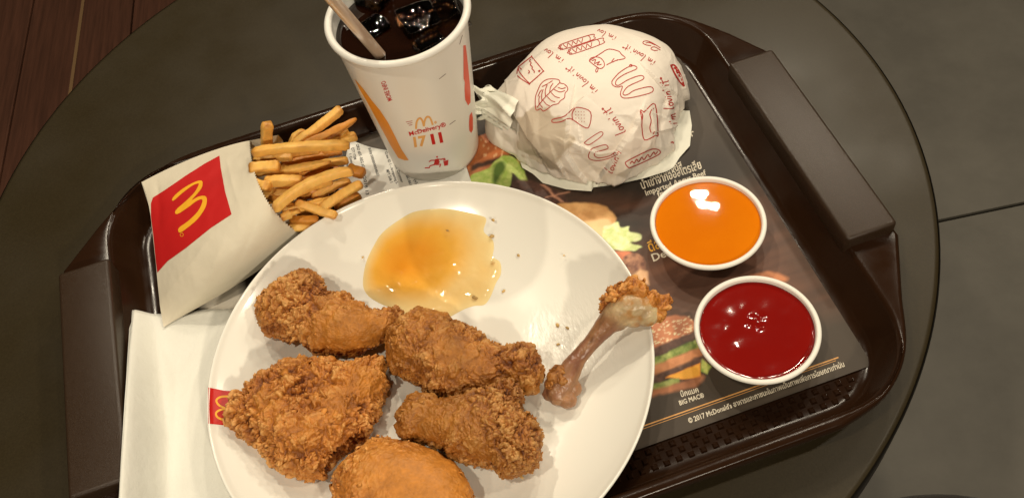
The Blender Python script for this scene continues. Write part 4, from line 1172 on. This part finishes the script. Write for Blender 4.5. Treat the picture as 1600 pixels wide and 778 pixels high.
# overlapping folds of the paper: one layer stands proud of the next along each line
def to_px(Pm):
    d = Pm * MM - np.array(CAM_P); z = d @ np.array(CAM_F)
    return CX + F_PX * (d @ np.array(CAM_R)) / z, CY - F_PX * (d @ np.array(CAM_U)) / z
PU, PV = to_px(V2)
vis = (Nn @ np.array(-CAM_F)) > -.1
for line, h, dec in [([(897, 138), (889, 187), (887, 238), (905, 267), (927, 294)], -2.4, 38), ([(1003, 168), (990, 199), (966, 230), (931, 284)], 2.6, 42), ([(866, 225), (874, 242), (889, 272)], -1.6, 22),
                     ([(950, 288), (1011, 266), (1044, 250), (1055, 232)], 2.0, 20), ([(1020, 206), (1052, 198), (1066, 186)], 1.3, 22), ([(1060, 120), (1072, 160), (1074, 190), (1070, 218)], 1.8, 20), ([(915, 150), (893, 174)], 1.2, 18),
                     ([(880, 214), (903, 222), (935, 238), (960, 236)], -1.5, 24), ([(905, 196), (911, 234)], -1.2, 18), ([(790, 128), (800, 170), (828, 214)], 1.5, 26), ([(820, 205), (850, 240), (860, 262)], 1.4, 24), ([(1000, 100), (1040, 140), (1062, 150)], .9, 26)]:
    best = np.full(len(V2), 1e9); sgn = np.zeros(len(V2)); tt_ = np.zeros(len(V2)); L_ = sum(math.dist(a, b) for a, b in zip(line, line[1:])); run = 0
    for (ax_, ay_), (bx_, by_) in zip(line, line[1:]):
        vx, vy = bx_ - ax_, by_ - ay_; l2 = vx * vx + vy * vy
        t = np.clip(((PU - ax_) * vx + (PV - ay_) * vy) / l2, 0, 1)
        d = np.hypot(PU - ax_ - t * vx, PV - ay_ - t * vy); nb = d < best
        sgn = np.where(nb, np.sign((PU - ax_) * vy - (PV - ay_) * vx), sgn); tt_ = np.where(nb, (run + t * math.sqrt(l2)) / L_, tt_)
        best = np.minimum(best, d); run += math.sqrt(l2)
    w = np.where(sgn * np.sign(h) > 0, np.exp(-best / dec), -.25 * np.exp(-best / 6)) * np.sin(np.pi * np.clip(tt_, .04, .96)) ** .5 * vis
    w = w * np.where((tt_ <= 0.001) | (tt_ >= .999), np.exp(-best / 8), 1)
    V2 = V2 + Nn * (1.55 * abs(h) * w)[:, None]
V2[:, 2] = np.maximum(V2[:, 2], 1.1)
set_verts(ob.data, V2 * MM)
burger = empty('wrapped_burger'); props(burger, 'burger wrapped in crumpled white paper printed with red doodles', 'burger')
ob.name = 'wrapper'; ob.data.name = 'wrapper'; ob.parent = burger
tint = np.tile(np.array([.80, .725, .64]), (len(V), 1))
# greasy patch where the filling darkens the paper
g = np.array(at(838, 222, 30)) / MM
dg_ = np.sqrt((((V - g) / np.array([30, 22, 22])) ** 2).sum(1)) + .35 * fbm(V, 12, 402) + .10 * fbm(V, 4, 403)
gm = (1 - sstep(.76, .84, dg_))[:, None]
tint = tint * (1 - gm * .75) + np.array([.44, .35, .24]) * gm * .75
g = np.array(at(1000, 235, 30)) / MM
dg_ = np.sqrt((((V - g) / np.array([30, 20, 22])) ** 2).sum(1)) + .4 * fbm(V, 14, 405)
gm = (1 - sstep(.7, 1.0, dg_))[:, None]; tint = tint * (1 - gm * .25) + np.array([.62, .50, .40]) * gm * .25
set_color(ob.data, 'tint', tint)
# loose paper flap along the foot
fo = []
fp = [(806, 232), (816, 262), (833, 272), (848, 286), (885, 296), (924, 299), (927, 293), (965, 288), (1005, 279), (1042, 268), (1052, 262), (1062, 246), (1078, 228), (1081, 196), (1077, 170)]
for (a0, b0), (a1, b1_) in zip(fp, fp[1:]):
    for q in range(8): fo.append((a0 + (a1 - a0) * q / 8, b0 + (b1_ - b0) * q / 8))
V = []; nfo = len(fo)
for i, (u, v) in enumerate(fo):
    o_ = at(u, v, 1.9 + .7 * math.sin(i * .21)); c = Vector((BC[0], BC[1], .018))
    d = (c - o_); d.z = 0; d.normalize()
    for k in range(9):
        t = k / 8
        p = o_ + d * (17 * t) * MM; p.z = o_.z + (9 * t ** 1.8 + 1.6 * abs(math.sin(i * .17 + 1.5 * t)) * t) * MM
        V.append(p)
fl_ = new_mesh('paper_flap', V, [(i * 9 + k, (i + 1) * 9 + k, (i + 1) * 9 + k + 1, i * 9 + k + 1) for i in range(nfo - 1) for k in range(8)], M_wrap_in, burger)
# twisted paper end at the left
T0 = at(826, 172, 27); T1 = at(745, 158, 22)
ax = (T1 - T0); Ln = ax.length; ax.normalize(); sd = ax.cross(Vector((0, 0, 1))).normalized(); up = sd.cross(ax)
V = []; n = 40; m = 90
for k in range(n + 1):
    t = k / n
    R_ = 21 * (1 - t) ** 1.1 + 4.6 + 7.0 * sstep(.70, 1.0, np.array(t))
    for j in range(m):
        a = 2 * math.pi * j / m
        pl = abs(((a * 9 / 6.283 + .8 * t + .5 * math.sin(2 * a) + .3 * math.sin(5 * a + 6 * t)) % 1) * 2 - 1)
        r = R_ * (.72 + .42 * pl * (.4 + .6 * t)) * (1 + .12 * math.sin(3 * a + 5 * t))
        sh_ = .9 + .12 * math.sin(5 * a + 1)
        p = T0 + ax * Ln * t * (sh_ if t > .8 else 1) + (sd * math.cos(a) * .95 + up * math.sin(a) * .8) * r * MM
        p.z = max(p.z, 1.2 * MM)
        V.append(p)
V.append(T1 - ax * 3 * MM)
new_mesh('twisted_end', V, [(n * m + (j + 1) % m, n * m + j, (n + 1) * m) for j in range(m)][::-1] + [(k * m + j, k * m + (j + 1) % m, (k + 1) * m + (j + 1) % m, (k + 1) * m + j) for k in range(n) for j in range(m)], M_wrap_in, burger, smooth=True)
WS = Surf([ob])
ca = lambda pts: [(740 + x / 4.861, 30 + y / 4.861) for x, y in pts]
cb = lambda pts: [(900 + x / 4.86, 30 + y / 4.86) for x, y in pts]
cd = lambda pts: [(900 + x / 4.86, 150 + y / 4.86) for x, y in pts]
c3 = lambda pts: [(740 + x / 2.778, 30 + y / 2.778) for x, y in pts]
def doodle(name, lines, w=1.25):
    mb = MB(); w *= 1.15
    for l in lines:
        closed = isinstance(l, tuple); pts = list(l)
        stroke(mb, smooth_poly(pts, 4, closed) if len(pts) > 2 else pts, w, WS, .16, closed)
    return mb.build(name, M_print, burger, True)
doodle('printed_cheese', [tuple(ca([(340, 370), (345, 362), (438, 290), (445, 292), (526, 390), (526, 402), (428, 490), (420, 492), (335, 432)])), ca([(342, 372), (345, 395), (380, 445), (425, 490)]), ca([(425, 320), (438, 335), (432, 350), (447, 365), (445, 380), (460, 395), (462, 410)]), ca([(415, 415), (425, 405), (418, 390)]), ca([(350, 370), (366, 385)]), ca([(490, 400), (505, 390), (500, 405)]), ca([(425, 318), (435, 308)])])
doodle('printed_lettuce', [tuple(ca([(475, 690), (470, 600), (490, 540), (515, 490), (560, 460), (620, 457), (650, 466), (660, 488), (690, 496), (714, 522), (712, 545), (695, 565), (690, 600), (660, 622), (640, 645), (600, 655), (560, 685), (530, 700), (510, 682)])),
    ca([(482, 672), (540, 600), (600, 540), (655, 485)]), ca([(500, 650), (497, 610), (505, 585)]), ca([(520, 625), (518, 575), (530, 535)]), ca([(548, 592), (545, 545), (560, 500)]), ca([(578, 562), (585, 520), (605, 488)]), ca([(520, 515), (560, 495), (600, 470)]), ca([(610, 535), (655, 555), (695, 545)]), ca([(590, 560), (620, 590), (655, 600)]), ca([(560, 590), (590, 620), (620, 630)]), ca([(530, 620), (555, 650), (580, 660)]), ca([(505, 650), (525, 675)]), ca([(640, 520), (670, 530), (700, 522)]), ca([(490, 590), (505, 555), (520, 540)])], 1.05)
doodle('printed_arches', [tuple(cb([(425, 355), (340, 400), (282, 460), (272, 488), (288, 510), (320, 518), (352, 512), (338, 560), (344, 590), (375, 602), (450, 592), (576, 556), (566, 515), (450, 540), (395, 573), (366, 578), (358, 560), (400, 510), (510, 458), (492, 430), (400, 460), (350, 490), (322, 505), (300, 496), (312, 460), (370, 420), (462, 378)])), tuple(cb([(405, 357), (412, 348), (424, 350), (424, 360), (412, 362)]))], 1.15)
doodle('printed_wrap', [cb([(100, 320), (190, 262), (248, 231), (320, 245), (345, 270), (372, 300), (300, 318), (232, 350)]), cb([(100, 320), (112, 300), (150, 290), (185, 298), (210, 325), (215, 358), (190, 378), (165, 370), (130, 345), (100, 320)]), cb([(160, 372), (150, 390), (153, 405), (164, 398), (168, 375)]), cb([(120, 320), (150, 310), (140, 340), (180, 325), (160, 350), (195, 345)]), cb([(290, 300), (270, 330), (320, 310)])], 1.1)
def roll(p0, p1, w):
    p0, p1 = np.array(p0), np.array(p1); d = p1 - p0; L_ = np.hypot(*d); d /= L_; nn = np.array([-d[1], d[0]])
    ls = [tuple(tuple(p) for p in (p0 + nn * w, p1 + nn * w, p1 + d * w * .6, p1 - nn * w, p0 - nn * w, p0 - d * w * .6))]
    ls.append([tuple(p0 + d * L_ * t + nn * w * .7 * s) for t, s in zip(np.linspace(.05, .7, 9), [-1, 1] * 5)])
    ls.append([tuple(p) for p in (p0 + nn * w * .6, p0 - d * w * 1.6, p0 - nn * w * .6)])
    ls.append([tuple(p1 - d * w * 1.2 + nn * w), tuple(p1 - d * w * .8), tuple(p1 - d * w * 1.2 - nn * w)])
    return ls
doodle('printed_rolls', roll(c3([(385, 122)])[0], c3([(515, 80)])[0], 4.2) + roll(c3([(425, 142)])[0], c3([(555, 97)])[0], 4.4), 1.0)
doodle('printed_grater', [tuple(c3([(340, 440), (350, 434), (395, 422), (425, 395), (455, 384), (508, 405), (500, 470), (470, 464), (435, 440), (412, 432), (380, 446), (345, 449)])), c3([(440, 388), (428, 410), (430, 440)])] + [[p, (p[0] + .9, p[1] + .3)] for p in c3([(x + dy * .6 - 6, y + dx * .25) for dx, x in enumerate((448, 460, 472, 484)) for dy, y in enumerate((402, 416, 430, 444))])], 1.25)
doodle('printed_slice', [tuple(cd([(490, 110), (515, 125), (530, 110), (600, 66), (622, 290), (600, 302), (520, 335), (500, 240), (500, 190)])), cd([(575, 105), (560, 140), (570, 190), (560, 240), (570, 280)]), cd([(490, 115), (505, 150), (500, 190)]), cd([(585, 100), (590, 94)]), cd([(595, 270), (585, 290)])], 1.3)
doodle('printed_folded_arches', [tuple(cd([(70, 350), (182, 275), (200, 300), (112, 366), (80, 368)])), tuple(cd([(215, 372), (238, 380), (236, 402), (150, 428), (142, 455), (180, 470), (255, 455), (290, 433), (322, 440), (265, 468), (180, 490), (112, 482), (95, 452), (118, 405), (155, 388)]))], 1.1)
doodle('printed_patty', [tuple(cd([(375, 510), (385, 498), (430, 472), (560, 410), (615, 405), (640, 428), (600, 460), (425, 540), (392, 538)])), cd([(410, 515), (425, 495), (440, 510), (460, 480), (475, 500), (500, 465), (515, 485), (545, 445), (560, 465), (590, 425), (600, 445), (620, 420)])], 1.3)
doodle('printed_leaf', [cb([(720, 352), (738, 395), (765, 445), (795, 485), (822, 512)]), cb([(715, 355), (735, 350), (752, 358), (775, 390), (795, 430), (808, 470), (822, 512)]), cb([(740, 372), (760, 380), (765, 405), (780, 415), (785, 440)])], 2.2)
doodle('printed_half_arches', [cb([(640, 222), (590, 190), (545, 170), (515, 172), (508, 185), (530, 198), (570, 205)]), cb([(640, 238), (600, 215), (575, 217), (570, 230), (590, 240), (620, 240)]), cb([(600, 200), (560, 182), (528, 184)])], 1.0)
doodle('printed_stalk', [cd([(800, 205), (828, 190), (840, 222), (815, 270), (790, 340), (778, 312), (800, 262), (812, 225)]), cd([(760, 300), (790, 280), (820, 250)]), cd([(718, 355), (735, 350), (738, 362)])], 1.6)
# hand-lettered slogan, stroke by stroke
GL = {'i': (.28, [[(0.02, 0), (.08, .55)], [(.10, .78), (.12, .86)]]), 'm': (.85, [[(0, 0), (.08, .55)], [(.06, .3), (.2, .52), (.3, .5), (.3, 0)], [(.32, .3), (.46, .54), (.58, .5), (.6, .05), (.72, .0)]]), "'": (.2, [[(.10, 1.0), (.06, .78)]]),
      'l': (.42, [[(.32, 1.35), (.12, .4), (.10, .06), (.26, 0)]]), 'o': (.52, [[(.22, .52), (.04, .38), (.04, .1), (.2, 0), (.36, .16), (.36, .42), (.22, .52)]]), 'v': (.48, [[(0, .52), (.14, .02), (.38, .58)]]), 'n': (.52, [[(0, 0), (.07, .55)], [(.06, .3), (.22, .54), (.32, .46), (.36, .02)]]),
      't': (.5, [[(.2, 1.1), (.16, .1), (.3, .0)], [(-.05, .68), (.46, .78)]]), ' ': (.32, []), '®': (.3, [[(.15, .95), (.05, .85), (.15, .75), (.25, .85), (.15, .95)]])}
def slogan(s, p0, p1, h, w=1.15):
    wd = sum(GL[c][0] for c in s); p0 = np.array(p0, float); p1 = np.array(p1, float); d = p1 - p0; L_ = np.hypot(*d); d /= L_; up = np.array([d[1], -d[0]])
    x = 0; mb = MB()
    for c in s:
        for l in GL[c][1]:
            pts = [tuple(p0 + d * (x + a) * L_ / wd + up * b * h) for a, b in l]
            stroke(mb, smooth_poly(pts, 4, False) if len(pts) > 2 else pts, w, WS, .16)
        x += GL[c][0]
    mb.build('lettering', M_print, burger, True)
slogan("i'm lov", (881, 93), (852, 75), 8.5)
slogan("i'm lovin' it®", (934, 141), (889, 101), 9.5)
slogan("i'm lov", (963, 58), (934, 45), 7, 1.0)
slogan("i'm lovin' it®", (1024, 96), (976, 68), 8.5)
slogan("i'm lovin' it®", (1058, 193), (1042, 119), 12, 1.5)
slogan("lovin' it®", (978, 206), (950, 163), 13, 1.45)
slogan("lovin' i", (956, 272), (972, 237), 11, 1.35)

# ------------------------------------------------------------------ dip cups and sauces
KD = (.4475 - .017) / (.4475 - .026)
def dipc(c): return (c[0] * KD, -.3165 + (c[1] + .3165) * KD)
def dipcup(c, lab):
    pr = [(0, .0012), (.0205, .0012), (.0210, .0020)] + [(.0210 + (.0292 - .0210) * t, .0020 + .0135 * t) for t in np.linspace(.1, 1, 6)]
    pr += [(.0299, .0136), (.0304, .0139), (.0304, .0147)]
    pr += [(.0301 + .0014 * math.cos(a), .0162 + .0013 * math.sin(a)) for a in np.linspace(-1.3, 3.3, 12)] + [(.0286, .0148), (.0204, .003), (0, .003)]
    o = lathe('dip_cup', pr, c, M_dip, None, 128)
    return props(o, lab, 'dip cup', 'white paper dip cups on the tray liner')
c1 = dipc((.1060, -.0268)); c2 = dipc((.1108, -.0955))
dipcup(c1, 'white paper dip cup holding the orange sauce'); dipcup(c2, 'white paper dip cup holding the red ketchup')
def sauce(name, c, zl, R_, mtl, lab, cat, hf):
    V = []; n, m = 40, 120
    for i in range(n + 1):
        r = R_ * i / n
        for j in range(m):
            a = 2 * math.pi * j / m; x, y = r * math.cos(a), r * math.sin(a)
            V.append((c[0] + x, c[1] + y, zl + hf(x / MM, y / MM, i / n) * MM))
    for j in range(m):
        a = 2 * math.pi * j / m; V.append((c[0] + .0206 * math.cos(a), c[1] + .0206 * math.sin(a), .0032))
    Fc = [(i * m + j, i * m + (j + 1) % m, (i + 1) * m + (j + 1) % m, (i + 1) * m + j) for i in range(n + 1) for j in range(m)]
    return props(new_mesh(name, V, Fc, mtl), lab, cat)
sauce('orange_sauce', c1, .0150, .02865, M_osauce, 'smooth glossy orange sweet sauce in the upper dip cup', 'sauce', lambda x, y, t: 0.0)
def kh(x, y, t):
    h = .5 * max(0, (t - .92) / .08) ** 2 + .22 * float(vnoise(np.array([[x, y, 0]]), 9, 501)[0])
    for px, py, a, r in ((1, 6, 1.1, 3.0), (-3.5, 5, -.5, 2.2), (4.5, 6.5, -.6, 2.2), (1.5, 1.5, -.6, 2.0), (-12, -9, .38, 4.0), (-15, 3, .25, 3.5), (-3, 13, .25, 3.5), (13, -14, .15, 2.5), (17, 5, .12, 2.5)):
        h += a * math.exp(-((x - px) ** 2 + (y - py) ** 2) / (r * r))
    return h
sauce('ketchup', c2, .0145, .02850, M_ketchup, 'glossy dark red ketchup in the lower dip cup', 'ketchup', kh)
